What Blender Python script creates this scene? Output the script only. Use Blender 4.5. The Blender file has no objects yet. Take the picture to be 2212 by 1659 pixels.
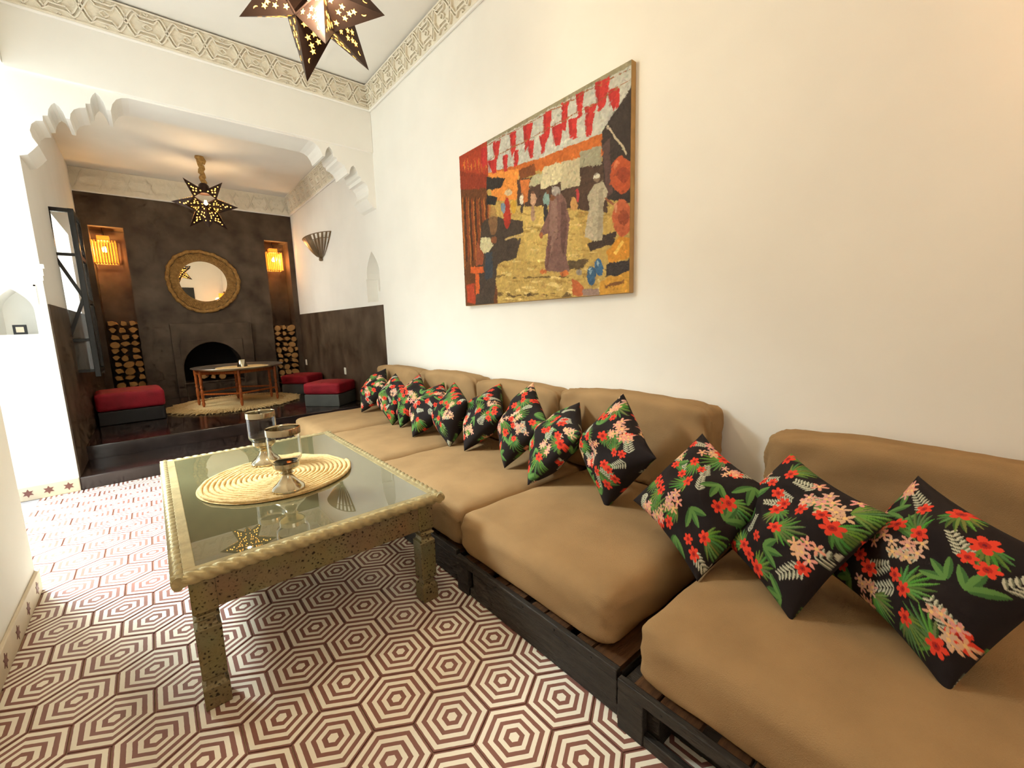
import bpy, bmesh, math, random
import numpy as np
from mathutils import Matrix, Vector, Quaternion

random.seed(7)
rng = np.random.default_rng(7)
SC = bpy.context.scene
COL = SC.collection

# ------------------------------------------------------------------ camera
cam_d = bpy.data.cameras.new('camera')
cam = bpy.data.objects.new('camera', cam_d)
COL.objects.link(cam)
RX = ((0.7627140, -0.6460652, -0.0294474), (-0.1162641, -0.0921808, -0.9889314), (0.6361997, 0.7576955, -0.1454218))
rt, dn, fw = (Vector(r) for r in RX)
cam.matrix_world = Matrix(((rt.x, -dn.x, -fw.x, 0), (rt.y, -dn.y, -fw.y, 0), (rt.z, -dn.z, -fw.z, 1.2), (0, 0, 0, 1)))
cam_d.sensor_fit = 'HORIZONTAL'
cam_d.sensor_width = 36.0
cam_d.lens = 921.28 * 36.0 / 2212.0
cam_d.clip_start = 0.02
SC.camera = cam

# ------------------------------------------------------------------ world, lights, exposure
wd = bpy.data.worlds.new('world'); SC.world = wd; wd.use_nodes = True
bg = wd.node_tree.nodes['Background']
bg.inputs[0].default_value = (0.80, 0.90, 1.0, 1); bg.inputs[1].default_value = 1.0
SC.view_settings.view_transform = 'Standard'
SC.view_settings.look = 'None'
SC.view_settings.gamma = 1.0
SC.view_settings.use_curve_mapping = False
SC.view_settings.exposure = 0.17
SC.cycles.max_bounces = 8
SC.cycles.diffuse_bounces = 5
SC.cycles.use_adaptive_sampling = True
SC.cycles.adaptive_threshold = 0.06
SC.cycles.adaptive_min_samples = 12
SC.cycles.use_denoising = True
SC.cycles.caustics_reflective = False
SC.cycles.caustics_refractive = False
SC.cycles.sample_clamp_indirect = 6.0


def area_light(name, loc, target, sx, sy, power, color):
    d = bpy.data.lights.new(name, 'AREA'); d.shape = 'RECTANGLE'
    d.size = sx; d.size_y = sy; d.energy = power; d.color = color
    o = bpy.data.objects.new(name, d); COL.objects.link(o)
    o.location = loc
    o.rotation_euler = (Vector(target) - Vector(loc)).to_track_quat('-Z', 'Y').to_euler()
    return o


def point_light(name, loc, power, color, r=0.03):
    d = bpy.data.lights.new(name, 'POINT'); d.energy = power; d.color = color; d.shadow_soft_size = r
    o = bpy.data.objects.new(name, d); COL.objects.link(o); o.location = loc
    return o


# daylight falling from the open courtyard through the opening in the left wall
area_light('courtyard_daylight', (-2.1, 5.2, 4.9), (0.4, 3.5, 0.5), 2.4, 2.4, 1900, (0.89, 1.0, 0.98))
# added fill light behind the camera, outside a made-up window opening
area_light('rear_fill_light', (0.15, -1.32, 1.75), (0.5, 2.5, 1.3), 1.3, 1.6, 9, (1.0, 0.80, 0.55))
# daylight at the alcove's small window behind the folding shutter
area_light('alcove_window_daylight', (-1.25, 6.2, 2.0), (0.9, 6.5, 0.5), 1.0, 1.2, 75, (1.0, 0.95, 0.84))

# ------------------------------------------------------------------ materials
MATS = {}


def srgb(r, g, b):
    def c(v):
        v /= 255.0
        return v / 12.92 if v <= 0.04045 else ((v + 0.055) / 1.055) ** 2.4
    return (c(r), c(g), c(b), 1.0)


def mat(name, col, rough=0.6, metal=0.0, var=0.0, scale=8.0, bump=0.0, bscale=60.0, emit=None, estr=0.0,
        spec=0.5, trans=0.0, ior=1.45, stretch=None, col2=None, detail=3.0):
    if name in MATS:
        return MATS[name]
    m = bpy.data.materials.new(name); m.use_nodes = True
    nt = m.node_tree; p = nt.nodes['Principled BSDF']
    c = col if len(col) == 4 else (*col, 1)
    p.inputs['Base Color'].default_value = c
    p.inputs['Roughness'].default_value = rough
    p.inputs['Metallic'].default_value = metal
    p.inputs['Specular IOR Level'].default_value = spec
    p.inputs['IOR'].default_value = ior
    p.inputs['Transmission Weight'].default_value = trans
    if emit:
        p.inputs['Emission Color'].default_value = emit if len(emit) == 4 else (*emit, 1)
        p.inputs['Emission Strength'].default_value = estr
    tc = nt.nodes.new('ShaderNodeTexCoord')
    src = tc.outputs['Object']
    if stretch:
        mp = nt.nodes.new('ShaderNodeMapping'); mp.inputs['Scale'].default_value = stretch
        nt.links.new(src, mp.inputs[0]); src = mp.outputs[0]
    if var > 0 or col2:
        n = nt.nodes.new('ShaderNodeTexNoise'); n.inputs['Scale'].default_value = scale; n.inputs['Detail'].default_value = detail
        nt.links.new(src, n.inputs['Vector'])
        r = nt.nodes.new('ShaderNodeValToRGB')
        if col2:
            a, b = c, (col2 if len(col2) == 4 else (*col2, 1))
        else:
            a = tuple(min(1, v * (1 - var)) for v in c[:3]) + (1,); b = tuple(min(1, v * (1 + var)) for v in c[:3]) + (1,)
        r.color_ramp.elements[0].position = 0.32; r.color_ramp.elements[1].position = 0.68
        r.color_ramp.elements[0].color = a; r.color_ramp.elements[1].color = b
        nt.links.new(n.outputs['Fac'], r.inputs[0]); nt.links.new(r.outputs[0], p.inputs['Base Color'])
    if bump > 0:
        n2 = nt.nodes.new('ShaderNodeTexNoise'); n2.inputs['Scale'].default_value = bscale; n2.inputs['Detail'].default_value = 4
        nt.links.new(src, n2.inputs['Vector'])
        bp = nt.nodes.new('ShaderNodeBump'); bp.inputs['Strength'].default_value = bump; bp.inputs['Distance'].default_value = 0.01
        nt.links.new(n2.outputs['Fac'], bp.inputs['Height']); nt.links.new(bp.outputs[0], p.inputs['Normal'])
    MATS[name] = m
    return m


def tile_material():
    m = bpy.data.materials.new('hexagon_cement_tile'); m.use_nodes = True
    nt = m.node_tree; p = nt.nodes['Principled BSDF']
    N, L = nt.nodes.new, nt.links.new
    tc = N('ShaderNodeTexCoord'); sp = N('ShaderNodeSeparateXYZ'); L(tc.outputs['Object'], sp.inputs[0])

    def mth(op, a, b=None):
        n = N('ShaderNodeMath'); n.operation = op
        for i, v in enumerate((a, b)):
            if v is None:
                continue
            if isinstance(v, (int, float)):
                n.inputs[i].default_value = v
            else:
                L(v, n.inputs[i])
        return n.outputs[0]
    ax = mth('ABSOLUTE', sp.outputs[0]); ay = mth('ABSOLUTE', mth('DIVIDE', sp.outputs[1], 1.0236))
    d = mth('MAXIMUM', ax, mth('ADD', mth('MULTIPLY', ax, 0.5), mth('MULTIPLY', ay, 0.8660)))
    nz = N('ShaderNodeTexNoise'); nz.inputs['Scale'].default_value = 45; L(tc.outputs['Object'], nz.inputs['Vector'])
    d = mth('ADD', mth('DIVIDE', d, 0.1), mth('MULTIPLY', mth('SUBTRACT', nz.outputs['Fac'], 0.5), 0.02))
    r = N('ShaderNodeValToRGB'); cr = r.color_ramp; cr.interpolation = 'CONSTANT'
    W = srgb(248, 242, 226); B = srgb(140, 96, 86)
    st = [(0, W), (.14, B), (.275, W), (.41, B), (.535, W), (.665, B), (.80, W), (.93, B)]
    cr.elements[0].position = 0; cr.elements[0].color = W
    cr.elements[1].position = .14; cr.elements[1].color = B
    for pos, c in st[2:]:
        e = cr.elements.new(pos); e.color = c
    L(d, r.inputs[0])
    oi = N('ShaderNodeObjectInfo')
    n2 = N('ShaderNodeTexNoise'); n2.inputs['Scale'].default_value = 14; L(tc.outputs['Object'], n2.inputs['Vector'])
    v = mth('ADD', mth('ADD', mth('MULTIPLY', oi.outputs['Random'], 0.08), 0.90), mth('MULTIPLY', n2.outputs['Fac'], 0.10))
    mx = N('ShaderNodeVectorMath'); mx.operation = 'SCALE'; L(r.outputs[0], mx.inputs[0]); L(v, mx.inputs['Scale'])
    L(mx.outputs[0], p.inputs['Base Color'])
    p.inputs['Roughness'].default_value = 0.42
    p.inputs['Specular IOR Level'].default_value = 0.35
    return m


def embossed_material(name, base, dark, scale=38.0, metal=0.75):
    m = bpy.data.materials.new(name); m.use_nodes = True
    nt = m.node_tree; p = nt.nodes['Principled BSDF']; N, L = nt.nodes.new, nt.links.new
    tc = N('ShaderNodeTexCoord')
    vo = N('ShaderNodeTexVoronoi'); vo.inputs['Scale'].default_value = scale; vo.feature = 'DISTANCE_TO_EDGE'
    L(tc.outputs['Object'], vo.inputs['Vector'])
    nz = N('ShaderNodeTexNoise'); nz.inputs['Scale'].default_value = scale * 1.7; nz.inputs['Detail'].default_value = 3
    L(tc.outputs['Object'], nz.inputs['Vector'])
    mul = N('ShaderNodeMath'); mul.operation = 'MULTIPLY'; L(vo.outputs['Distance'], mul.inputs[0]); L(nz.outputs['Fac'], mul.inputs[1])
    r = N('ShaderNodeValToRGB'); r.color_ramp.elements[0].position = 0.10; r.color_ramp.elements[1].position = 0.20
    r.color_ramp.elements[0].color = base; r.color_ramp.elements[1].color = dark
    L(mul.outputs[0], r.inputs[0])
    n3 = N('ShaderNodeTexNoise'); n3.inputs['Scale'].default_value = 6; L(tc.outputs['Object'], n3.inputs['Vector'])
    mx = N('ShaderNodeMixRGB'); mx.blend_type = 'MULTIPLY'; mx.inputs[0].default_value = 0.5
    L(r.outputs[0], mx.inputs[1]); L(n3.outputs['Color'], mx.inputs[2]); L(mx.outputs[0], p.inputs['Base Color'])
    bp = N('ShaderNodeBump'); bp.inputs['Strength'].default_value = 0.9; bp.inputs['Distance'].default_value = 0.004; bp.invert = True
    L(mul.outputs[0], bp.inputs['Height']); L(bp.outputs[0], p.inputs['Normal'])
    p.inputs['Metallic'].default_value = metal; p.inputs['Roughness'].default_value = 0.45
    MATS[name] = m
    return m


def color_attr_material(name, rough=0.8, weave=0.0):
    m = bpy.data.materials.new(name); m.use_nodes = True
    nt = m.node_tree; p = nt.nodes['Principled BSDF']; N, L = nt.nodes.new, nt.links.new
    a = N('ShaderNodeAttribute'); a.attribute_name = 'paint'
    L(a.outputs['Color'], p.inputs['Base Color']); p.inputs['Roughness'].default_value = rough
    p.inputs['Specular IOR Level'].default_value = 0.25
    if weave:
        tc = N('ShaderNodeTexCoord'); nz = N('ShaderNodeTexNoise'); nz.inputs['Scale'].default_value = weave
        L(tc.outputs['Object'], nz.inputs['Vector'])
        bp = N('ShaderNodeBump'); bp.inputs['Strength'].default_value = 0.25; bp.inputs['Distance'].default_value = 0.004
        L(nz.outputs['Fac'], bp.inputs['Height']); L(bp.outputs[0], p.inputs['Normal'])
    MATS[name] = m
    return m


PLASTER = mat('white_plaster', srgb(246, 244, 238), 0.85, var=0.025, scale=2.2, bump=0.12, bscale=9)
CARVED = mat('carved_plaster', srgb(240, 233, 216), 0.9, var=0.03, scale=30, bump=0.3, bscale=120)
TADELAKT = mat('dark_tadelakt', srgb(60, 45, 33), 0.5, col2=srgb(94, 79, 64), scale=3.2, bump=0.1, bscale=20, spec=0.35)
DARKFLOOR = mat('polished_dark_floor', srgb(46, 36, 34), 0.16, col2=srgb(64, 52, 50), scale=4, bump=0.03, bscale=6, spec=0.5)
TILE = tile_material()
GROUT = mat('grout', srgb(186, 152, 124), 0.9, var=0.1, scale=40)
STONE = mat('grey_threshold_stone', srgb(150, 146, 150), 0.7, var=0.1, scale=10)
BASETILE = mat('baseboard_tile', srgb(222, 208, 184), 0.55, var=0.05, scale=12)
STARTILE = mat('brown_star_glaze', srgb(128, 82, 74), 0.5, var=0.1, scale=30)
LINEN = mat('brown_linen', srgb(160, 130, 93), 0.95, var=0.10, scale=5, bump=0.35, bscale=420, spec=0.1)
PALLET = mat('black_stained_wood', srgb(38, 33, 29), 0.55, col2=srgb(58, 52, 46), scale=9, bump=0.3, bscale=40, stretch=(6, 1, 6))
PALLETBROWN = mat('worn_brown_board', srgb(72, 46, 26), 0.6, col2=srgb(104, 70, 40), scale=10, bump=0.3, bscale=40, stretch=(1, 6, 6))
BRASS = embossed_material('embossed_brass', srgb(150, 134, 98), srgb(50, 41, 27), 85.0, 0.6)
ROPEBRASS = mat('rope_brass', srgb(170, 156, 116), 0.42, metal=0.5, var=0.15, scale=25, bump=0.1, bscale=90)
TABLEGLASS = mat('grey_green_glass_top', srgb(104, 100, 72), 0.012, spec=0.5, ior=3.6, var=0.04, scale=3)
RAFFIA = mat('raffia_straw', srgb(205, 172, 118), 0.85, col2=srgb(226, 198, 146), scale=60, bump=0.5, bscale=200, spec=0.15)
SILVER = mat('polished_nickel', srgb(196, 186, 160), 0.14, metal=1.0, var=0.05, scale=20)
GLASS = mat('clear_glass', (0.97, 0.98, 0.97, 1), 0.0, trans=1.0, ior=1.25, spec=0.6)
PANE = mat('window_pane_glass', (0.9, 0.94, 0.95, 1), 0.02, trans=0.92, ior=1.2, spec=0.6)
LAMPMETAL = mat('dark_lantern_metal', srgb(58, 42, 36), 0.38, metal=0.55, var=0.2, scale=12)
GLOW = mat('lantern_cutout_glow', srgb(255, 190, 90), 0.5, emit=srgb(255, 178, 78), estr=5.0)
BULB = mat('lamp_bulb', srgb(255, 220, 160), 0.4, emit=srgb(255, 208, 140), estr=28.0)
AMBERGLASS = mat('amber_lantern_glass', srgb(230, 180, 90), 0.3, emit=srgb(255, 190, 100), estr=1.3)
ROPE = mat('jute_rope', srgb(196, 158, 92), 0.9, col2=srgb(150, 112, 60), scale=40, bump=0.6, bscale=80)
MIRROR = mat('mirror_glass', (0.93, 0.93, 0.9, 1), 0.01, metal=1.0)
MIRRORROPE = mat('woven_mirror_straw', srgb(168, 128, 70), 0.85, col2=srgb(130, 94, 46), scale=30, bump=0.4, bscale=120)
SOOT = mat('soot_black', srgb(14, 12, 10), 0.95, var=0.2, scale=6)
LOGEND = mat('split_wood', srgb(196, 150, 92), 0.85, col2=srgb(150, 104, 56), scale=14, bump=0.4, bscale=60)
BARK = mat('bark', srgb(92, 66, 42), 0.95, var=0.3, scale=20, bump=0.5, bscale=50)
REDFAB = mat('red_velvet', srgb(146, 14, 34), 0.7, var=0.2, scale=7, bump=0.2, bscale=120)
GREYBASE = mat('grey_box_base', srgb(86, 88, 84), 0.6, var=0.1, scale=8)
BLACKBASE = mat('black_box_base', srgb(24, 20, 20), 0.5, var=0.15, scale=8)
TURNED = mat('turned_orange_wood', srgb(172, 92, 34), 0.4, col2=srgb(140, 66, 22), scale=12, stretch=(6, 6, 1))
TRAY = mat('tin_tray', srgb(176, 168, 158), 0.28, metal=0.9, var=0.08, scale=14)
SCONCE = mat('bronze_strip_metal', srgb(122, 102, 76), 0.45, metal=0.4, var=0.12, scale=20)
FRAMEBLACK = mat('black_painted_frame', srgb(26, 24, 22), 0.4, var=0.15, scale=10)
WHITEPLASTIC = mat('white_plastic', srgb(232, 228, 214), 0.4, var=0.02)
CANVASEDGE = mat('canvas_edge', srgb(176, 142, 92), 0.85, var=0.12, scale=14)
AMBER = mat('amber_rods', srgb(214, 138, 48), 0.4, emit=srgb(255, 140, 40), estr=1.1, var=0.15, scale=30)
FLORAL = color_attr_material('floral_print_fabric', 0.85, 260)
PAINT = color_attr_material('oil_paint', 0.6, 60)
COURT = mat('courtyard_wall_plaster', srgb(240, 236, 226), 0.9, var=0.03, scale=2)


for m_ in (GLOW, AMBER, AMBERGLASS):
    m_.cycles.emission_sampling = 'NONE'


# ------------------------------------------------------------------ mesh helpers
class MB:
    def __init__(self):
        self.v = []; self.f = []

    def box(self, lo, hi):
        x0, y0, z0 = lo; x1, y1, z1 = hi; b = len(self.v)
        self.v += [(x0, y0, z0), (x1, y0, z0), (x1, y1, z0), (x0, y1, z0), (x0, y0, z1), (x1, y0, z1), (x1, y1, z1), (x0, y1, z1)]
        self.f += [tuple(b + i for i in q) for q in ((0, 3, 2, 1), (4, 5, 6, 7), (0, 1, 5, 4), (1, 2, 6, 5), (2, 3, 7, 6), (3, 0, 4, 7))]
        return self

    def obox(self, p, q, up, w, h):
        """bar from p to q with width w (across) and height h (along up)"""
        p, q, up = Vector(p), Vector(q), Vector(up)
        d = (q - p).normalized(); s = d.cross(up).normalized() * (w / 2); u = s.cross(d).normalized() * (h / 2)
        b = len(self.v)
        for e in (p, q):
            self.v += [tuple(e - s - u), tuple(e + s - u), tuple(e + s + u), tuple(e - s + u)]
        self.f += [tuple(b + i for i in k) for k in ((0, 1, 2, 3), (7, 6, 5, 4), (0, 4, 5, 1), (1, 5, 6, 2), (2, 6, 7, 3), (3, 7, 4, 0))]
        return self

    def prism(self, poly, fn, a, b):
        """polygon of 2D points lifted by fn(u, v, w) from w=a to w=b"""
        n = len(poly); s = len(self.v)
        self.v += [fn(u, v, a) for u, v in poly] + [fn(u, v, b) for u, v in poly]
        self.f.append(tuple(range(s + n - 1, s - 1, -1))); self.f.append(tuple(range(s + n, s + 2 * n)))
        for i in range(n):
            j = (i + 1) % n
            self.f.append((s + i, s + j, s + n + j, s + n + i))
        return self

    def lathe(self, prof, c=(0, 0, 0), n=32, sx=1, sy=1):
        """profile of (r, z); closed where r==0"""
        s = len(self.v); rings = []
        for r, z in prof:
            if r < 1e-6:
                rings.append([len(self.v)]); self.v.append((c[0], c[1], c[2] + z))
            else:
                rings.append(list(range(len(self.v), len(self.v) + n)))
                for i in range(n):
                    t = 2 * math.pi * i / n
                    self.v.append((c[0] + r * sx * math.cos(t), c[1] + r * sy * math.sin(t), c[2] + z))
        for a, b in zip(rings, rings[1:]):
            for i in range(n):
                j = (i + 1) % n
                if len(a) == 1 and len(b) == 1:
                    continue
                if len(a) == 1:
                    self.f.append((a[0], b[j], b[i]))
                elif len(b) == 1:
                    self.f.append((a[i], a[j], b[0]))
                else:
                    self.f.append((a[i], a[j], b[j], b[i]))
        return self

    def tube(self, pts, r, n=8, closed=False, caps=True):
        pts = [Vector(p) for p in pts]; m = len(pts); s = len(self.v)
        rs = r if isinstance(r, (list, tuple)) else [r] * m
        prev = None
        for i, p in enumerate(pts):
            a = pts[(i - 1) % m] if (closed or i > 0) else p
            b = pts[(i + 1) % m] if (closed or i < m - 1) else p
            d = (b - a).normalized()
            ref = Vector((0, 0, 1)) if abs(d.z) < 0.9 else Vector((1, 0, 0))
            if prev is None:
                u = d.cross(ref).normalized()
            else:
                u = (prev - d * prev.dot(d)).normalized()
            prev = u; w = d.cross(u)
            for k in range(n):
                t = 2 * math.pi * k / n
                self.v.append(tuple(p + (u * math.cos(t) + w * math.sin(t)) * rs[i]))
        for i in range(m if closed else m - 1):
            j = (i + 1) % m
            for k in range(n):
                l = (k + 1) % n
                self.f.append((s + i * n + k, s + i * n + l, s + j * n + l, s + j * n + k))
        if not closed and caps:
            self.f.append(tuple(s + k for k in range(n - 1, -1, -1)))
            self.f.append(tuple(s + (m - 1) * n + k for k in range(n)))
        return self

    def mesh(self, name, smooth=False):
        me = bpy.data.meshes.new(name); me.from_pydata(self.v, [], self.f); me.update()
        bm = bmesh.new(); bm.from_mesh(me); bmesh.ops.recalc_face_normals(bm, faces=bm.faces); bm.to_mesh(me); bm.free()
        if smooth:
            me.polygons.foreach_set('use_smooth', [True] * len(me.polygons))
        return me


def wloc(o):
    v = Vector(o.location)
    while o.parent:
        o = o.parent; v = v + Vector(o.location)
    return v


def tag(o, label=None, cat=None, group=None, kind=None):
    if label: o['label'] = label
    if cat: o['category'] = cat
    if group: o['group'] = group
    if kind: o['kind'] = kind
    return o


def link(name, me, m, parent=None, loc=(0, 0, 0)):
    o = bpy.data.objects.new(name, me); COL.objects.link(o); o.location = loc
    if m is not None and len(me.materials) == 0:
        me.materials.append(m)
    if parent is not None:
        o.parent = parent
    return o


def obj(name, mb, m, parent=None, origin=None, smooth=False, bevel=0.0, seg=2, auto=None):
    """mb is in world coordinates; the object's origin goes to `origin` (default: centre of its base)"""
    a = np.array(mb.v, float)
    if origin is None:
        lo, hi = a.min(0), a.max(0); origin = ((lo[0] + hi[0]) / 2, (lo[1] + hi[1]) / 2, lo[2])
    origin = np.array(origin, float)
    mb.v = [tuple(p) for p in (a - origin)]
    me = mb.mesh(name, smooth)
    pw = wloc(parent) if parent is not None else Vector((0, 0, 0))
    o = link(name, me, m, parent, tuple(Vector(origin) - pw))
    if bevel > 0:
        md = o.modifiers.new('bevel', 'BEVEL'); md.width = bevel; md.segments = seg; md.limit_method = 'ANGLE'; md.angle_limit = math.radians(40)
    if auto:
        soften(me, auto)
    return o


def soften(me, ang):
    """smooth shading with sharp edges above the angle"""
    me.polygons.foreach_set('use_smooth', [True] * len(me.polygons))
    bm = bmesh.new(); bm.from_mesh(me)
    for e in bm.edges:
        if len(e.link_faces) == 2 and e.calc_face_angle(0) > math.radians(ang):
            e.smooth = False
    bm.to_mesh(me); bm.free()


def local(name, mb, m, parent, loc=(0, 0, 0), smooth=False, bevel=0.0, auto=None):
    """mb is already in the parent's own coordinates"""
    me = mb.mesh(name, smooth)
    o = link(name, me, m, parent, loc)
    if bevel > 0:
        md = o.modifiers.new('bevel', 'BEVEL'); md.width = bevel; md.segments = 2; md.limit_method = 'ANGLE'
    if auto:
        soften(me, auto)
    return o


def empty(name, loc, label, cat, group=None, rot=None):
    o = bpy.data.objects.new(name, None); COL.objects.link(o); o.location = loc; o.empty_display_size = 0.1
    if rot: o.rotation_euler = rot
    return tag(o, label, cat, group)


def struct(name, mb, m, **k):
    o = obj(name, mb, m, **k); o['kind'] = 'structure'
    return o


def boolean_cut(o, cutters):
    for c in cutters:
        me = c.mesh('cutter'); co = bpy.data.objects.new('cutter', me); COL.objects.link(co)
        md = o.modifiers.new('cut', 'BOOLEAN'); md.object = co; md.operation = 'DIFFERENCE'; md.solver = 'EXACT'
        bpy.context.view_layer.update()
        ev = o.evaluated_get(bpy.context.evaluated_depsgraph_get())
        nm = bpy.data.meshes.new_from_object(ev)
        o.modifiers.clear(); old = o.data; o.data = nm
        bpy.data.objects.remove(co); bpy.data.meshes.remove(me); bpy.data.meshes.remove(old)


def pointed_arch(u0, u1, v0, vs, vt, n=10, power=1.6):
    """outline of a niche: straight sides to vs, pointed top at vt"""
    c = (u0 + u1) / 2; h = (u1 - u0) / 2
    pts = [(u0, v0), (u1, v0), (u1, vs)]
    for i in range(1, n):
        t = i / n
        pts.append((c + h * (1 - t ** power), vs + (vt - vs) * t))
    pts.append((c, vt))
    for i in range(n - 1, 0, -1):
        t = i / n
        pts.append((c - h * (1 - t ** power), vs + (vt - vs) * t))
    pts.append((u0, vs))
    return pts


# ------------------------------------------------------------------ the room
XW, XL, YB, YBB, YF, ZC, ZA, ZF1, ZF = 2.03, -0.54, 4.6, 4.95, 8.05, 3.62, 3.32, 0.10, 0.22
YBK = -1.0

floor = struct('floor', MB().box((-0.95, YBK, -0.08), (XW, YB, -0.006)), GROUT, origin=(0.7, 2.0, -0.08))
# hexagonal cement tiles, one object each
PX, PY, HX0, HY0 = 0.2, 0.1773, 0.6766, 1.1986


def hexpts(s=1.0):
    R = 0.1 / math.cos(math.pi / 6) * s
    return [(R * math.sin(math.pi / 3 * k), R * math.cos(math.pi / 3 * k) * 1.0236) for k in range(6)]


def clip(poly, ax, lim, keep_less):
    out = []
    for i in range(len(poly)):
        a, b = poly[i], poly[(i + 1) % len(poly)]
        ia = (a[ax] <= lim) == keep_less; ib = (b[ax] <= lim) == keep_less
        if ia: out.append(a)
        if ia != ib:
            t = (lim - a[ax]) / (b[ax] - a[ax]); out.append((a[0] + t * (b[0] - a[0]), a[1] + t * (b[1] - a[1])))
    return out


def tile_mesh(poly):
    mb = MB(); n = len(poly)
    cx = sum(p[0] for p in poly) / n; cy = sum(p[1] for p in poly) / n
    ins = [(p[0] + (cx - p[0]) * 0.012, p[1] + (cy - p[1]) * 0.012) for p in poly]
    mb.v = [(x, y, -0.008) for x, y in poly] + [(x, y, -0.0015) for x, y in poly] + [(x, y, 0.0) for x, y in ins]
    mb.f = [tuple(range(2 * n, 3 * n)), tuple(range(n - 1, -1, -1))]
    for i in range(n):
        j = (i + 1) % n
        mb.f += [(i, j, n + j, n + i), (n + i, n + j, 2 * n + j, 2 * n + i)]
    return mb.mesh('tile')


whole = tile_mesh(hexpts(0.984)); whole.materials.append(TILE)
for k in range(-8, 21):
    yc = HY0 + k * PY
    for i in range(-9, 5):
        xc = HX0 + (PX / 2 if k % 2 else 0.0) + i * PX
        xmin = -0.755 if yc > 2.92 else -0.53
        xmax = 1.12 if yc < 1.6 else 1.02
        if xc + 0.1 <= xmin + 0.01 or xc - 0.1 >= xmax or yc - 0.118 >= YB - 0.02: continue
        poly = [(x + xc, y + yc) for x, y in hexpts(0.984)]
        cl = clip(clip(poly, 0, xmin, False), 1, YB - 0.004, True)
        if len(cl) < 3: continue
        if cl == poly:
            me = whole
        else:
            me = tile_mesh([(x - xc, y - yc) for x, y in cl]); me.materials.append(TILE)
        t = link('tile', me, None, floor, (xc - 0.7, yc - 2.0, 0.08))
struct('trim_1', MB().box((-1.6, 2.7, -0.06), (-0.757, YB, -0.001)), STONE)       # stone strip of the threshold
struct('floor_courtyard', MB().box((-4.2, 0.5, -0.10), (-1.6, 7.0, -0.02)), STONE)

# alcove floor in two shallow steps
struct('step_1', MB().box((XL, YB, -0.05), (XW, 5.2, ZF1)), DARKFLOOR, bevel=0.008)
struct('floor_alcove', MB().box((XL, 5.2, -0.05), (XW, YF + 0.40, ZF)), DARKFLOOR, bevel=0.008)

# right wall with its small keyhole niche
wr = struct('wall_right', MB().box((XW, YBK, -0.05), (XW + 0.3, YF + 0.45, ZC + 0.1)), PLASTER)
c1 = MB().prism([(4.655, 1.47), (5.03, 1.47), (5.03, 1.735), (4.655, 1.735)], lambda u, v, w: (w, u, v), XW - 0.05, XW + 0.13)
c2 = MB().prism(pointed_arch(4.645, 5.0, 1.6, 1.80, 2.03), lambda u, v, w: (w, u, v), XW - 0.05, XW + 0.16)
boolean_cut(wr, [c1, c2])
obj('dado_panel', MB().box((XW - 0.008, YB, ZF1), (XW + 0.01, YF, 1.425)), TADELAKT, wr)

# left wall: near length, lintel over the opening, alcove length with the jamb niche
struct('wall_left', MB().box((-0.89, YBK, 0.0), (XL, 2.9, ZC)), PLASTER)
struct('wall_left_lintel', MB().box((-0.89, 2.9, 3.02), (XL, YB, ZC)), PLASTER)
wl = struct('wall_alcove_left', MB().box((-1.1, YB, 0.0), (XL, YF + 0.45, ZC)), PLASTER)
nb = MB().prism(pointed_arch(-0.80, -0.608, 1.21, 1.38, 1.53, power=2.0), lambda u, v, w: (u, w, v), YB - 0.05, YB + 0.24)
boolean_cut(wl, [nb, MB().box((-1.3, 5.64, 0.95), (-0.3, 6.75, 2.27))])
obj('dado_panel', MB().box((XL - 0.01, YB + 0.02, ZF1), (XL + 0.008, YF, 1.425)), TADELAKT, wl)
m3 = MB().box((-0.95, YB - 0.022, 1.675), (XL + 0.022, YB + 0.01, 1.705)).box((-0.95, YB - 0.012, 1.625), (XL + 0.012, YB + 0.01, 1.675)).box((-0.95, YB - 0.006, 1.59), (XL + 0.006, YB + 0.01, 1.625))
struct('trim_2', m3, PLASTER)
m3 = MB()
m3.obox((-0.585, YB - 0.004, 1.42), (-0.585, YB - 0.004, 1.56), (0, 1, 0), 0.012, 0.012).obox((-0.82, YB - 0.004, 1.555), (-0.58, YB - 0.004, 1.555), (0, 1, 0), 0.012, 0.012)
struct('trim_3', m3, PLASTER)

# back wall behind the camera, courtyard wall opposite the opening
wb = struct('wall_back', MB().box((-0.89, YBK - 0.2, 0.0), (XW + 0.3, YBK, ZC)), PLASTER)
boolean_cut(wb, [MB().box((-0.40, YBK - 0.4, 0.95), (0.70, YBK + 0.1, 2.5))])  # made-up opening, cut to let the fill light in
w1 = MB()
for lo, hi in (((-0.40, 0.95), (-0.35, 2.5)), ((0.65, 0.95), (0.70, 2.5)), ((-0.35, 0.95), (0.65, 1.0)), ((-0.35, 2.45), (0.65, 2.5)), ((0.135, 1.0), (0.165, 2.45))):
    w1.box((lo[0], YBK - 0.14, lo[1]), (hi[0], YBK - 0.09, hi[1]))
struct('added_window', w1, FRAMEBLACK)  # added frame for the made-up rear opening
struct('wall_courtyard', MB().box((-4.4, 0.5, -0.1), (-4.2, 7.0, 2.6)), COURT)

# ceilings
struct('ceiling', MB().box((-1.1, YBK - 0.2, ZC), (XW + 0.3, YBB, ZC + 0.1)), PLASTER)
struct('ceiling_alcove', MB().box((-1.0, YBB - 0.02, ZA), (XW + 0.2, YF + 0.2, ZA + 0.1)), PLASTER)

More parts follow.
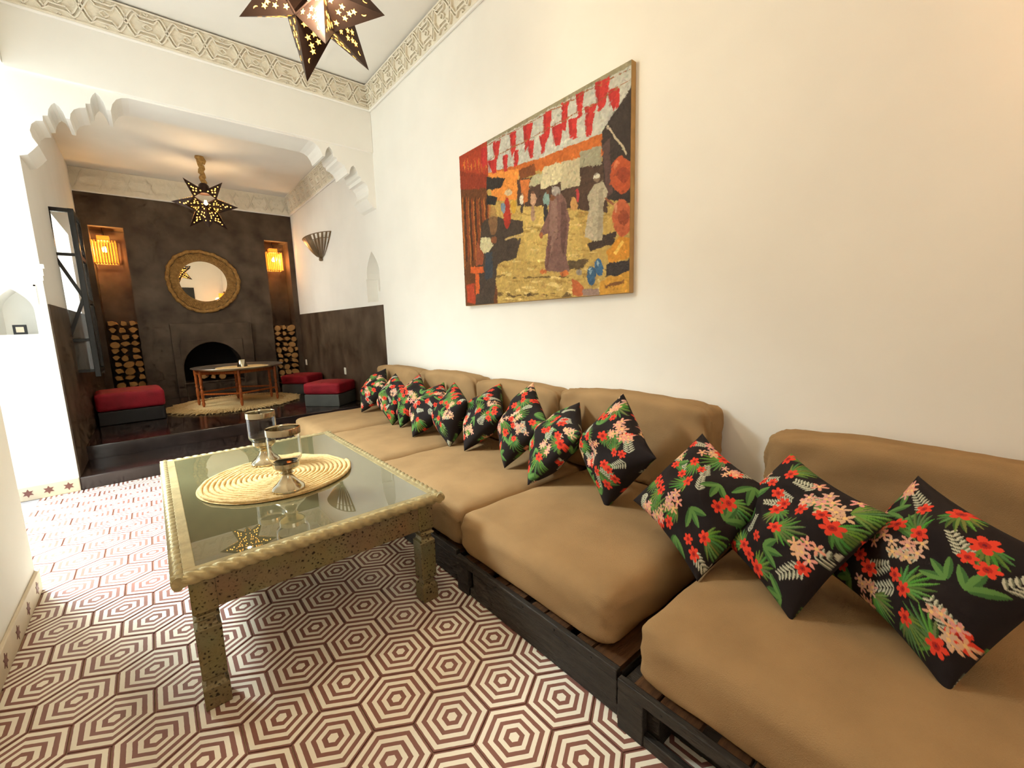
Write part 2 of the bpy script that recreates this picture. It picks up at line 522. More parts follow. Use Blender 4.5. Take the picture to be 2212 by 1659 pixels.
# lobed arch wall between room and alcove
LP = [(-0.54, 2.44), (-0.50, 2.455), (-0.47, 2.49), (-0.44, 2.53), (-0.462, 2.575), (-0.468, 2.62), (-0.455, 2.665), (-0.43, 2.692), (-0.395, 2.70), (-0.392, 2.735),
      (-0.366, 2.742), (-0.358, 2.785), (-0.34, 2.82), (-0.322, 2.838), (-0.30, 2.82), (-0.284, 2.785), (-0.276, 2.748), (-0.255, 2.748), (-0.247, 2.785),
      (-0.225, 2.82), (-0.195, 2.84), (-0.16, 2.85), (-0.158, 2.878), (-0.132, 2.885), (-0.126, 2.92), (-0.112, 2.95), (-0.094, 2.972), (-0.072, 2.95), (-0.056, 2.915),
      (-0.046, 2.87), (-0.022, 2.868), (-0.008, 2.915), (0.018, 2.955), (0.05, 2.975), (0.09, 2.985)]
CXA = 0.745
RP = [(2 * CXA - x, z) for x, z in reversed(LP)]
poly = LP + RP + [(XW, 3.0), (XL, 3.0)]
arch = struct('wall_arch', MB().prism(poly, lambda u, v, w: (u, w, v), YB, YBB), PLASTER)
struct('wall_far', MB().box((XL, YB - 0.022, 2.998), (XW, YBB, ZC)), PLASTER, bevel=0.006)

# fireplace wall: two tall niches and the firebox
wf = struct('wall_fireplace', MB().box((-1.0, YF, 0.0), (XW + 0.3, YF + 0.6, ZA + 0.3)), TADELAKT)
W3 = lambda u, v, w: (u, w, v)
arc = [(0.345, 0.42), (1.10, 0.42), (1.10, 0.62)] + [(0.7225 + 0.3775 * math.cos(t), 0.62 + 0.40 * math.sin(t)) for t in np.linspace(0, math.pi, 17)[1:-1]] + [(0.345, 0.62)]
boolean_cut(wf, [MB().box((-0.45, YF - 0.1, ZF - 0.02), (-0.10, YF + 0.34, 2.62)), MB().box((1.60, YF - 0.1, ZF - 0.02), (1.95, YF + 0.34, 2.62)),
                 MB().prism(arc, W3, YF - 0.1, YF + 0.42)])
fb = MB().box((0.33, YF + 0.41, 0.41), (1.12, YF + 0.43, 1.04))
obj('soot_lining', fb, SOOT, wf)


# ------------------------------------------------------------------ carved cornices
def cornice(name, origin, du, dv, dn, length, height, module=0.242, relief=True, phase=0.0):
    """band along du (length), dv up (height), dn out of the wall"""
    O, U, V, Nn = Vector(origin), Vector(du), Vector(dv), Vector(dn)

    def P(s, t, n):
        return tuple(O + U * s + V * t + Nn * n)
    mb = MB()
    mb.prism([(0, 0), (length, 0), (length, height), (0, height)], lambda a, b, w: P(a, b, w), -0.002, 0.012)
    t = struct(name, mb, CARVED)
    b = MB(); b.tube([P(0, -0.006, 0.012), P(length, -0.006, 0.012)], 0.012, 6)
    obj('bead', b, PLASTER, t)
    if not relief: return t
    h = height / 2; a = 0.36 * height; w = 0.0085; g = 0.0165
    rel = MB()

    def rib(pts, lift=0.034):
        for p, q in zip(pts, pts[1:]):
            d = Vector((q[0] - p[0], q[1] - p[1])); ln = d.length
            if ln < 1e-5: continue
            if max(p[0], q[0]) < 0 or min(p[0], q[0]) > length: continue
            s0, s1 = max(0, min(length, p[0])), max(0, min(length, q[0]))
            rel.obox(P(s0, h + p[1], lift * 0.5), P(s1, h + q[1], lift * 0.5), Nn, w, lift)
    nmod = int(length / module) + 2
    for k in range(-1, nmod):
        s = (k + phase) * module
        for sg in (1, -1):
            for off in (-g, g):
                rib([(s - 0.5 * module, sg * (a * 0.62 + off * 0.8)), (s - 0.32 * module, sg * (a * 0.62 + off * 0.8)), (s - 0.2 * module + off * 0.4, sg * (a + off * 0.5)),
                     (s - 0.13 * module + off * 0.5, sg * (a * 0.75 + off * 0.4)), (s + 0.13 * module + off * 0.5, -sg * a * 0.75 + sg * off * 0.4),
                     (s + 0.2 * module + off * 0.4, -sg * (a - off * 0.5)), (s + 0.32 * module, -sg * (a * 0.62 - off * 0.8)), (s + 0.5 * module, -sg * (a * 0.62 - off * 0.8))])
            # small leaf between the crossings
            c = s + 0.5 * module
            rib([(c - 0.12 * module, 0), (c, sg * 0.022), (c + 0.12 * module, 0)], 0.028)
            rib([(c - 0.05 * module, sg * a * 1.15), (c, sg * a * 0.95), (c + 0.05 * module, sg * a * 1.15)], 0.026)
    obj('carved_relief', rel, CARVED, t)
    for tt in (0.006, height - 0.006):
        e = MB(); e.prism([(0, tt - 0.006), (length, tt - 0.006), (length, tt + 0.006), (0, tt + 0.006)], lambda x, y, z: P(x, y, z), 0, 0.022)
        obj('edge_fillet', e, CARVED, t)
    return t


cornice('trim_4', (XL, YB - 0.024, 3.41), (1, 0, 0), (0, -0.25, 0.968), (0, -0.968, -0.25), XW - XL, 0.205, phase=0.82)
cornice('trim_5', (XW - 0.002, YBK, 3.41), (0, 1, 0), (-0.25, 0, 0.968), (-0.968, 0, -0.25), YB - YBK - 0.03, 0.205, phase=0.25)
cornice('trim_6', (XL, YF - 0.002, 3.05), (1, 0, 0), (0, -0.2, 0.98), (0, -0.98, -0.2), XW - XL, 0.275, phase=0.3)
cornice('trim_7', (XW - 0.002, YBB, 3.05), (0, 1, 0), (-0.2, 0, 0.98), (-0.98, 0, -0.2), YF - YBB, 0.275, phase=0.1)


# ------------------------------------------------------------------ star baseboards
def star_poly(c, r, n=6, k=0.5, rot=0.0):
    return [(c[0] + (r if i % 2 == 0 else r * k) * math.cos(math.pi * i / n + rot), c[1] + (r if i % 2 == 0 else r * k) * math.sin(math.pi * i / n + rot)) for i in range(2 * n)]


b1 = struct('baseboard_left', MB().box((XL, YBK, 0), (XL + 0.015, 2.9, 0.105)), BASETILE, bevel=0.004)
for i in range(9):
    y = 1.28 + i * 0.19
    obj('star_inlay', MB().prism(star_poly((y, 0.055), 0.030, rot=math.pi / 2), lambda u, v, w: (w, u, v), XL + 0.0145, XL + 0.0165), STARTILE, b1)
b2 = struct('baseboard_jamb', MB().box((-0.95, YB - 0.015, 0), (XL, YB + 0.001, 0.105)), BASETILE, bevel=0.004)
for i in range(3):
    x = -0.60 - i * 0.105
    obj('star_inlay', MB().prism(star_poly((x, 0.055), 0.032, rot=math.pi / 2), lambda u, v, w: (u, w, v), YB - 0.0165, YB - 0.0145), STARTILE, b2)
# ------------------------------------------------------------------ sofa: pallets, seat cushions, back cushions
PAL = [(-0.28, 0.665, 0.925, 'pallet base nearest the camera with a dark slot in its front'),
       (0.682, 1.555, 0.945, 'pallet base second from the camera with a long nailed front board'),
       (1.585, 2.53, 0.965, 'third pallet base from camera, partly behind the table leg'),
       (2.55, 3.51, 0.965, 'fourth pallet base from the camera, hidden beyond the coffee table'),
       (3.53, 4.42, 0.965, 'pallet base at the alcove end of the sofa')]
for y0, y1, xf, lab in PAL:
    t = empty('sofa_pallet', (1.48, (y0 + y1) / 2, 0), 'black stained wooden ' + lab, 'pallet', 'pallet bases under the sofa')
    xb = 1.98
    obj('top_rail', MB().box((xf, y0, 0.128), (xf + 0.022, y1, 0.163)), PALLET, t, bevel=0.003)
    obj('end_post', MB().box((xf + 0.001, y1 - 0.085, 0.0), (xf + 0.024, y1, 0.128)), PALLET, t, bevel=0.003)
    if y0 > 0:
        obj('front_board', MB().box((xf + 0.002, y0, 0.046), (xf + 0.022, y1 - 0.125, 0.127)), PALLET, t, bevel=0.003)
        obj('lower_board', MB().box((xf + 0.008, y0, 0.003), (xf + 0.028, y1 - 0.09, 0.044)), PALLET, t, bevel=0.003)
    else:
        obj('lower_board', MB().box((xf + 0.004, y0, 0.0), (xf + 0.026, y1 - 0.085, 0.036)), PALLET, t, bevel=0.003)
        obj('slot_shade_board', MB().box((xf + 0.10, y0, 0.0), (xf + 0.12, y1, 0.138)), PALLET, t)  # added dark board standing in for the shade inside the slot
        obj('end_post', MB().box((xf + 0.001, y0, 0.0), (xf + 0.024, y0 + 0.09, 0.128)), PALLET, t, bevel=0.003)
    for yy in (y0, (y0 + y1) / 2 - 0.06, y1 - 0.12):
        obj('block', MB().box((xf + 0.030, yy, 0.0), (xf + 0.13, yy + 0.12, 0.14)), PALLET, t, bevel=0.003)
        obj('rear_block', MB().box((xb - 0.13, yy, 0.0), (xb, yy + 0.12, 0.14)), PALLET, t)
    nb = 8; w = (y1 - y0) / nb
    for i in range(nb):
        obj('deck_board', MB().box((xf + 0.024, y0 + i * w + 0.004, 0.140), (xb, y0 + (i + 1) * w - (0.042 if i % 2 else 0.006), 0.160)), PALLETBROWN, t)
    for k in range(5):
        yy = y0 + (k + 0.6) * (y1 - y0) / 5.4
        nl = MB(); nl.lathe([(0, 0), (0.004, 0.0), (0.004, 0.002), (0, 0.002)], n=6)
        nl.v = [(xf - 0.0015 + z * 0.8, yy + x, 0.145 + y) for x, y, z in nl.v]
        obj('nail', nl, FRAMEBLACK, t)


def rounded_box(L, D, H, r, n=18, puff=0.0, wrinkle=0.0, seed=0, sag=0.0):
    """L along y, D along x, H along z; base at z=0"""
    bm = bmesh.new(); bmesh.ops.create_cube(bm, size=2.0)
    bmesh.ops.subdivide_edges(bm, edges=bm.edges[:], cuts=n - 1, use_grid_fill=True)
    hx, hy, hz = D / 2, L / 2, H / 2
    rr = np.random.default_rng(seed)
    ph = rr.uniform(0, 6.28, 8); fr = rr.uniform(2.0, 6.0, 8)
    for v in bm.verts:
        u = [math.copysign(abs(c) ** 0.62, c) if c else 0.0 for c in v.co]
        p = Vector((u[0] * hx, u[1] * hy, u[2] * hz))
        q = Vector((max(-hx + r, min(hx - r, p.x)), max(-hy + r, min(hy - r, p.y)), max(-hz + r, min(hz - r, p.z))))
        d = p - q
        if d.length > 1e-9:
            p = q + d.normalized() * min(r, d.length * 1.0 if d.length < r else r)
        a, b, c = p.x / hx, p.y / hy, p.z / hz
        p.z += puff * (1 - a * a) * (1 - b * b) * (1 if c > 0 else 0) * c
        p.x += puff * 0.5 * (1 - c * c) * (1 - b * b) * a
        p.y += puff * 0.5 * (1 - c * c) * (1 - a * a) * b
        if sag:
            p.z -= sag * abs(b) ** 3 * (1 if c > 0 else 0)
        if wrinkle:
            s = sum(math.sin(fr[i] * (2.1 * a * math.cos(ph[i]) + 2.6 * b * math.sin(ph[i]) + 1.7 * c) + ph[i]) for i in range(8)) / 8
            e = abs(b) ** 4 + abs(a) ** 4 * 0.4
            s2 = math.sin(14 * a + 9 * c + 11 * b * b + ph[0]) * e
            nrm = Vector((a, b, c)).normalized()
            p += nrm * wrinkle * (s + 0.6 * s2)
        v.co = p + Vector((0, 0, hz))
    me = bpy.data.meshes.new('cushion'); bm.to_mesh(me); bm.free()
    me.polygons.foreach_set('use_smooth', [True] * len(me.polygons))
    return me


SEATS = [(-0.36, 0.625, 0.945, 1.99, 'nearest seat cushion, at the lower right, plain brown linen', 0.012),
         (0.725, 1.565, 0.965, 1.99, 'brown linen seat cushion second from the camera, with a bare gap beside it', 0.02),
         (1.575, 2.535, 0.975, 1.99, 'brown linen seat cushion in the middle of the sofa', 0.012),
         (2.55, 3.515, 0.985, 1.99, 'brown linen seat cushion fourth from the camera, beyond the table corner', 0.012),
         (3.53, 4.40, 0.965, 1.99, 'brown linen seat cushion at the alcove end of the sofa', 0.012)]
for i, (y0, y1, x0, x1, lab, pf) in enumerate(SEATS):
    me = rounded_box(y1 - y0, x1 - x0, 0.195, 0.055, 20, puff=pf, wrinkle=0.004, seed=i)
    t = tag(link('seat_cushion', me, LINEN, None, ((x0 + x1) / 2, (y0 + y1) / 2, 0.161)), lab, 'cushion', 'seat cushions of the pallet sofa')
    hx, hy, r = (x1 - x0) / 2 - 0.012, (y1 - y0) / 2 - 0.012, 0.05
    loop = []
    for cx, cy, a0 in ((hx - r, hy - r, 0), (-hx + r, hy - r, 90), (-hx + r, -hy + r, 180), (hx - r, -hy + r, 270)):
        for k in range(5):
            a = math.radians(a0 + k * 22.5); loop.append((cx + r * math.cos(a), cy + r * math.sin(a), 0.166))
    local('piping', MB().tube(loop, 0.0035, 6, closed=True), LINEN, t, smooth=True)

BACKS = [(-0.32, 0.615, 0.385, 'brown linen back cushion nearest the camera, right of the bare wall gap'),
         (0.86, 1.755, 0.445, 'brown linen back cushion second from the camera, left of the bare wall gap'),
         (1.77, 2.625, 0.425, 'middle brown linen back cushion of the sofa'),
         (2.64, 3.51, 0.435, 'brown linen back cushion fourth from the camera with a creased corner'),
         (3.525, 4.46, 0.425, 'brown linen back cushion at the alcove end, against the dark dado')]
for i, (y0, y1, h, lab) in enumerate(BACKS):
    me = rounded_box(y1 - y0, 0.19, h, 0.036, 20, puff=0.012, wrinkle=0.011, seed=20 + i, sag=0.02)
    o = tag(link('back_cushion', me, LINEN, None, (1.905, (y0 + y1) / 2, 0.352)), lab, 'cushion', 'back cushions of the pallet sofa')
    o.rotation_euler = (0, math.radians(4), 0)


# ------------------------------------------------------------------ floral pillows (printed fabric as vertex paint)
def lin(c):
    return np.array(srgb(*c)[:3])


def floral(N, seed):
    r = np.random.default_rng(seed)
    g = np.linspace(-1, 1, N); U, V = np.meshgrid(g, g, indexing='ij')
    img = np.ones((N, N, 3)) * lin((34, 27, 27))

    def put(mask, c, a=1.0):
        img[mask] = img[mask] * (1 - a) + lin(c) * a

    def loc(cx, cy, ang):
        dx, dy = U - cx, V - cy; ca, sa = math.cos(ang), math.sin(ang)
        return dx * ca + dy * sa, -dx * sa + dy * ca

    def blade(cx, cy, ang, ln, wd, c1, c2):
        x, y = loc(cx, cy, ang); t = np.clip(x / ln, 0, 1)
        w = wd * np.sin(np.pi * (0.08 + 0.92 * t)) ** 0.7
        ins = (x > 0) & (x < ln) & (np.abs(y) < w)
        put(ins, c1); put(ins & (y > 0.15 * wd), c2)

    def palm(cx, cy, ang, s):
        k = r.integers(9, 12)
        for i in range(k):
            a = ang + (i - (k - 1) / 2) * 0.24
            l = s * (0.75 + 0.25 * math.cos((i - (k - 1) / 2) * 0.5))
            gcol = (int(92 + r.integers(-18, 30)), int(128 + r.integers(-18, 26)), int(58 + r.integers(-10, 20)))
            blade(cx, cy, a, l, 0.026, gcol, (58, 92, 42))

    def broad(cx, cy, ang, s):
        for da in (-0.8, 0, 0.8):
            blade(cx, cy, ang + da, s, 0.055, (96, 138, 70), (66, 106, 54))

    def fern(cx, cy, ang, s):
        for i in range(7):
            t = i / 7
            px, py = cx + math.cos(ang) * s * t, cy + math.sin(ang) * s * t
            for sg in (-1, 1):
                blade(px, py, ang + sg * 0.9, s * 0.34 * (1.1 - t * 0.6), 0.020, (196, 194, 172), (120, 124, 104))

    def flower(cx, cy, s, c1=(226, 66, 44), c2=(178, 40, 30)):
        x, y = U - cx, V - cy; rr_ = np.hypot(x, y); th = np.arctan2(y, x) + r.uniform(0, 3)
        pet = s * (0.42 + 0.58 * np.abs(np.cos(3 * th)) ** 0.7)
        put(rr_ < pet, c1); put(rr_ < s * 0.34, c2); put(rr_ < s * 0.13, (120, 30, 40))

    def cluster(cx, cy, s):
        for _ in range(8):
            a, d = r.uniform(0, 6.28), s * math.sqrt(r.uniform(0, 1))
            px, py = cx + d * math.cos(a), cy + d * math.sin(a)
            x, y = U - px, V - py; rr_ = np.hypot(x, y); th = np.arctan2(y, x) + r.uniform(0, 3)
            q = s * 0.46 * (0.18 + 0.82 * np.abs(np.cos(2.5 * th)) ** 1.6)
            put(rr_ < q, (int(r.integers(206, 234)), int(r.integers(150, 178)), int(r.integers(128, 152)))); put(rr_ < s * 0.11, (236, 196, 130))
    cells = [(i, j) for i in range(5) for j in range(5)]
    r.shuffle(cells)
    P = [(-1 + 0.4 * (i + 0.5) + r.uniform(-.13, .13), -1 + 0.4 * (j + 0.5) + r.uniform(-.13, .13)) for i, j in cells]
    for k, (x, y) in enumerate(P):
        if k % 3 == 0: palm(x, y, r.uniform(0, 6.28), r.uniform(.36, .50))
        elif k % 3 == 1: broad(x, y, r.uniform(0, 6.28), r.uniform(.27, .38))
        else: fern(x, y, r.uniform(0, 6.28), r.uniform(.30, .42))
    for k, (x, y) in enumerate(P):
        if k % 5 in (0, 3) or k % 6 == 0: flower(x, y, r.uniform(.095, .14))
        if k % 4 == 3: flower(x + 0.2, y + 0.08, r.uniform(.09, .12))
        if k % 4 == 1: cluster(x + 0.12, y, r.uniform(.16, .23))
    return img


def pillow_mesh(seed, a=1.0, T=0.40, N=120):
    """unit pillow: square with corners on the diagonals of the local x/y axes; scaled by the object"""
    g = np.linspace(-1, 1, N); U, V = np.meshgrid(g, g, indexing='ij')
    rr = np.random.default_rng(seed + 500)
    ph = rr.uniform(0, 6.28, 6)
    X = U * (1 - 0.10 * (1 - V * V)); Y = V * (1 - 0.10 * (1 - U * U))
    th = ((1 - U ** 2).clip(0) * (1 - V ** 2).clip(0)) ** 0.5
    wr_ = 0.09 * np.sin(5 * U + 3 * V + ph[0]) * th + 0.07 * np.sin(7 * V - 4 * U + ph[1]) * th
    edge = np.maximum(np.abs(U), np.abs(V)) ** 6
    bend = 0.05 * np.sin(2.2 * U + ph[2]) * np.cos(1.8 * V + ph[3])
    s = math.sqrt(0.5)
    A, B = (X - Y) * s * s, (X + Y) * s * s          # rotated 45 degrees; corners at distance 1
    front = np.stack([A, B, T * th * (1 + wr_ * 1.5) + bend], -1).reshape(-1, 3)
    back = np.stack([A, B, -T * th * (1 + wr_) + bend], -1).reshape(-1, 3)
    idx = np.arange(N * N).reshape(N, N)
    bidx = idx.copy(); inner = np.zeros((N, N), bool); inner[1:-1, 1:-1] = True
    bidx[inner] = N * N + np.arange(inner.sum())
    verts = np.concatenate([front, back[inner.reshape(-1)]])
    q = lambda I: np.stack([I[:-1, :-1], I[1:, :-1], I[1:, 1:], I[:-1, 1:]], -1).reshape(-1, 4)
    faces = np.concatenate([q(idx), q(bidx)[:, ::-1]])
    me = bpy.data.meshes.new('pillow')
    me.vertices.add(len(verts)); me.vertices.foreach_set('co', verts.astype(np.float32).reshape(-1))
    me.loops.add(len(faces) * 4); me.loops.foreach_set('vertex_index', faces.astype(np.int32).reshape(-1))
    me.polygons.add(len(faces)); me.polygons.foreach_set('loop_start', (np.arange(len(faces)) * 4).astype(np.int32))
    me.polygons.foreach_set('use_smooth', np.ones(len(faces), bool))
    me.update(calc_edges=True)
    img = floral(N, seed); img2 = floral(N, seed + 77)
    col = np.concatenate([img.reshape(-1, 3), img2.reshape(-1, 3)[inner.reshape(-1)]])
    at = me.color_attributes.new('paint', 'FLOAT_COLOR', 'POINT')
    at.data.foreach_set('color', np.concatenate([col, np.ones((len(col), 1))], 1).astype(np.float32).reshape(-1))
    me.materials.append(FLORAL)
    return me


PIL = [((1.645, 4.086, .566), (.617, .206, .76), (.052, -.974, .222), .25, .25, 'floral pillow at the alcove end of the row, before the dark dado'),
       ((1.552, 3.444, .568), (.303, .413, .859), (.291, -.898, .329), .235, .22, 'second floral pillow from the alcove end, overlapped by its neighbour'),
       ((1.640, 3.304, .563), (.592, .409, .694), (.207, -.91, .36), .27, .235, 'third floral pillow from the alcove end, overlapping the second'),
       ((1.609, 2.934, .544), (.712, .314, .628), (.183, -.946, .266), .27, .26, 'fourth floral pillow from the alcove end, leaning far back'),
       ((1.582, 2.571, .563), (.417, .431, .8), (.036, -.887, .46), .245, .235, 'fifth floral pillow from the alcove end, standing upright'),
       ((1.664, 2.296, .571), (.654, .075, .754), (-.123, -.971, .203), .26, .25, 'sixth floral pillow from the alcove end, on the middle cushion'),
       ((1.604, 1.844, .598), (.52, .077, .851), (-.15, -.972, .18), .26, .26, 'seventh floral pillow from the alcove end, tall and pointed'),
       ((1.598, 1.558, .553), (.75, .029, .661), (-.297, -.878, .375), .27, .28, 'eighth floral pillow from the alcove end, slumped low'),
       ((1.547, 1.143, .608), (.3, .062, .952), (-.292, -.944, .153), .255, .28, 'floral pillow standing alone on its corner, fourth from the camera'),
       ((1.44, .687, .549), (.679, .323, .659), (.2, -.945, .257), .275, .245, 'floral pillow before the bare wall gap, third from the camera'),
       ((1.443, .401, .543), (.703, .24, .669), (-.16, -.864, .478), .26, .27, 'floral pillow second from the camera, between two others'),
       ((1.451, .09, .54), (.696, .228, .681), (-.178, -.864, .471), .265, .25, 'largest floral pillow, nearest the camera at the right edge')]
for i, (C, a, w, la, lw, lab) in enumerate(PIL):
    a = Vector(a).normalized(); w = Vector(w); w = (w - a * w.dot(a)).normalized()
    n = a.cross(w)
    if n.x > 0: w = -w; n = -n
    o = tag(link('floral_pillow', pillow_mesh(i, N=210 if i > 7 else 140), FLORAL), 'black ' + lab, 'pillow', 'floral pillows along the sofa')
    lw *= 1.04; la *= 1.04
    M = Matrix(((w.x * lw, a.x * la, n.x * .25, C[0]), (w.y * lw, a.y * la, n.y * .25, C[1]), (w.z * lw, a.z * la, n.z * .25, C[2]), (0, 0, 0, 1)))
    loc, rot, sca = M.decompose()
    o.location, o.rotation_mode, o.rotation_quaternion, o.scale = loc, 'QUATERNION', rot, sca

# ------------------------------------------------------------------ coffee table
X0, X1, Y0, Y1, ZT = -0.035, 0.882, 1.522, 3.035, 0.49
tb = empty('coffee_table', ((X0 + X1) / 2, (Y0 + Y1) / 2, 0), 'low coffee table in embossed brass with a rope edge and glass top', 'table')
ZE = 0.466; RR = 0.021


def rope_bar(p, q):
    """twisted rope moulding: three-lobed section turned along its length"""
    p, q = Vector(p), Vector(q); d = (q - p); L = d.length; d.normalize()
    u = Vector((0, 0, 1)); s = d.cross(u)
    n = int(L / 0.005); k = 24; mb = MB(); st = 0
    for i in range(n + 1):
        x = L * i / n; c = p + d * x; tw = 2 * math.pi * x / 0.115
        for j in range(k):
            t = 2 * math.pi * j / k
            r = RR * (0.66 + 0.38 * abs(math.cos(1.5 * (t + tw))) ** 0.6)
            mb.v.append(tuple(c + (u * math.sin(t) * 1.02 + s * math.cos(t)) * r))
    for i in range(n):
        for j in range(k):
            l = (j + 1) % k
            mb.f.append((i * k + j, i * k + l, (i + 1) * k + l, (i + 1) * k + j))
    mb.f.append(tuple(range(k))); mb.f.append(tuple(n * k + j for j in range(k)))
    return mb


e = RR * 0.9
for p, q in (((X0, Y0 + e, ZE), (X1, Y0 + e, ZE)), ((X0, Y1 - e, ZE), (X1, Y1 - e, ZE)), ((X0 + e, Y0, ZE), (X0 + e, Y1, ZE)), ((X1 - e, Y0, ZE), (X1 - e, Y1, ZE))):
    obj('rope_edge', rope_bar(p, q), ROPEBRASS, tb, auto=60)
b = 0.036
obj('top_panel', MB().box((X0 + 0.025, Y0 + 0.025, 0.447), (X1 - 0.025, Y1 - 0.025, 0.470)), BRASS, tb)
for lo, hi in (((X0 + 0.03, Y0 + 0.03), (X1 - 0.03, Y0 + 0.052)), ((X0 + 0.03, Y1 - 0.052), (X1 - 0.03, Y1 - 0.03)),
               ((X0 + 0.03, Y0 + 0.052), (X0 + 0.062, Y1 - 0.052)), ((X1 - 0.052, Y0 + 0.052), (X1 - 0.03, Y1 - 0.052))):
    obj('top_rail', MB().box((*lo, 0.468), (*hi, 0.4835)), ROPEBRASS, tb, bevel=0.002)
obj('glass_top', MB().box((X0 + 0.06, Y0 + 0.05, 0.4705), (X1 - 0.05, Y1 - 0.05, 0.4815)), TABLEGLASS, tb)
AX0, AX1, AY0, AY1 = 0.0, 0.846, 1.556, 3.0
for lo, hi in (((AX0 + 0.006, AY0 + 0.006), (AX1 - 0.006, AY0 + 0.028)), ((AX0 + 0.006, AY1 - 0.028), (AX1 - 0.006, AY1 - 0.006)),
               ((AX0 + 0.006, AY0 + 0.028), (AX0 + 0.028, AY1 - 0.028)), ((AX1 - 0.028, AY0 + 0.028), (AX1 - 0.006, AY1 - 0.028))):
    obj('apron', MB().box((*lo, 0.335), (*hi, 0.450)), BRASS, tb, bevel=0.002)
S = 0.072


def leg(cx, cy):
    mb = MB()

    def sec(z, h):
        return [(cx - h, cy - h, z), (cx + h, cy - h, z), (cx + h, cy + h, z), (cx - h, cy + h, z)]
    H = S / 2
    prof = [(0, H), (0.072, H), (0.080, H - 0.010), (0.098, H - 0.012), (0.106, H - 0.002), (0.27, H - 0.001), (0.276, H), (0.284, H - 0.010), (0.302, H - 0.012), (0.31, H), (0.318, H - 0.012), (0.334, H - 0.002), (0.447, H - 0.002)]
    for z, h in prof: mb.v += sec(z, h)
    for i in range(len(prof) - 1):
        for j in range(4):
            k = (j + 1) % 4; mb.f.append((i * 4 + j, i * 4 + k, i * 4 + 4 + k, i * 4 + 4 + j))
    mb.f += [(3, 2, 1, 0), tuple(4 * (len(prof) - 1) + j for j in range(4))]
    return mb


for cx in (AX0 + S / 2, AX1 - S / 2):
    for cy in (AY0 + S / 2, AY1 - S / 2):
        obj('leg', leg(cx, cy), BRASS, tb, bevel=0.003)

# woven mat: one coiled straw braid
ZG = 0.4815
mp = []; turns = 15; r0 = 0.325
for i in range(turns * 40 + 1):
    t = i / 40.0; r = 0.006 + (r0 - 0.006) * t / turns; a = 2 * math.pi * t
    mp.append((0.405 + r * math.cos(a), 2.275 + r * math.sin(a), ZG + 0.0095 + 0.0012 * math.sin(i * 2.3)))
mat_o = MB().tube(mp, [0.0088 + 0.0014 * math.sin(i * 1.9) for i in range(len(mp))], 8)
pl = obj('woven_placemat', mat_o, RAFFIA, smooth=True)
tag(pl, 'round coiled straw mat lying on the glass table', 'placemat')
obj('backing', MB().lathe([(0, 0.001), (0.322, 0.001), (0.329, 0.004), (0.322, 0.007), (0, 0.007)], (0.405, 2.275, ZG), 64), RAFFIA, pl)
ZM = ZG + 0.0195


def hurricane(x, y, lab):
    t = empty('candle_holder', (x, y, ZM), lab, 'candle holder', 'glass hurricane candle holders on the mat')
    obj('foot', MB().lathe([(0, 0), (0.066, 0), (0.067, 0.006), (0.062, 0.016), (0.045, 0.03), (0.030, 0.048), (0.021, 0.064), (0.021, 0.070), (0.027, 0.074), (0.020, 0.079), (0.026, 0.085), (0.044, 0.094), (0.052, 0.104),
                            (0.052, 0.122), (0.049, 0.122), (0.047, 0.106), (0, 0.104)], (x, y, ZM), 40), SILVER, t, smooth=False, auto=35)
    obj('glass_cylinder', MB().lathe([(0.0, 0.112), (0.040, 0.112), (0.050, 0.122), (0.064, 0.140), (0.0665, 0.152), (0.0665, 0.270), (0.0645, 0.270), (0.0645, 0.153), (0.062, 0.142), (0.048, 0.125), (0.038, 0.116), (0, 0.116)], (x, y, ZM), 48), GLASS, t, auto=40)
    obj('rim_band', MB().lathe([(0.0668, 0.248), (0.0692, 0.248), (0.0692, 0.272), (0.0686, 0.276), (0.0655, 0.276), (0.0643, 0.272), (0.0643, 0.262), (0.0668, 0.262), (0.0668, 0.248)], (x, y, ZM), 48), SILVER, t, auto=35)
    return t


hurricane(0.392, 2.50, 'glass hurricane candle holder on nickel foot, farther from the camera')
hurricane(0.392, 2.015, 'glass hurricane candle holder on nickel foot, nearer the camera')


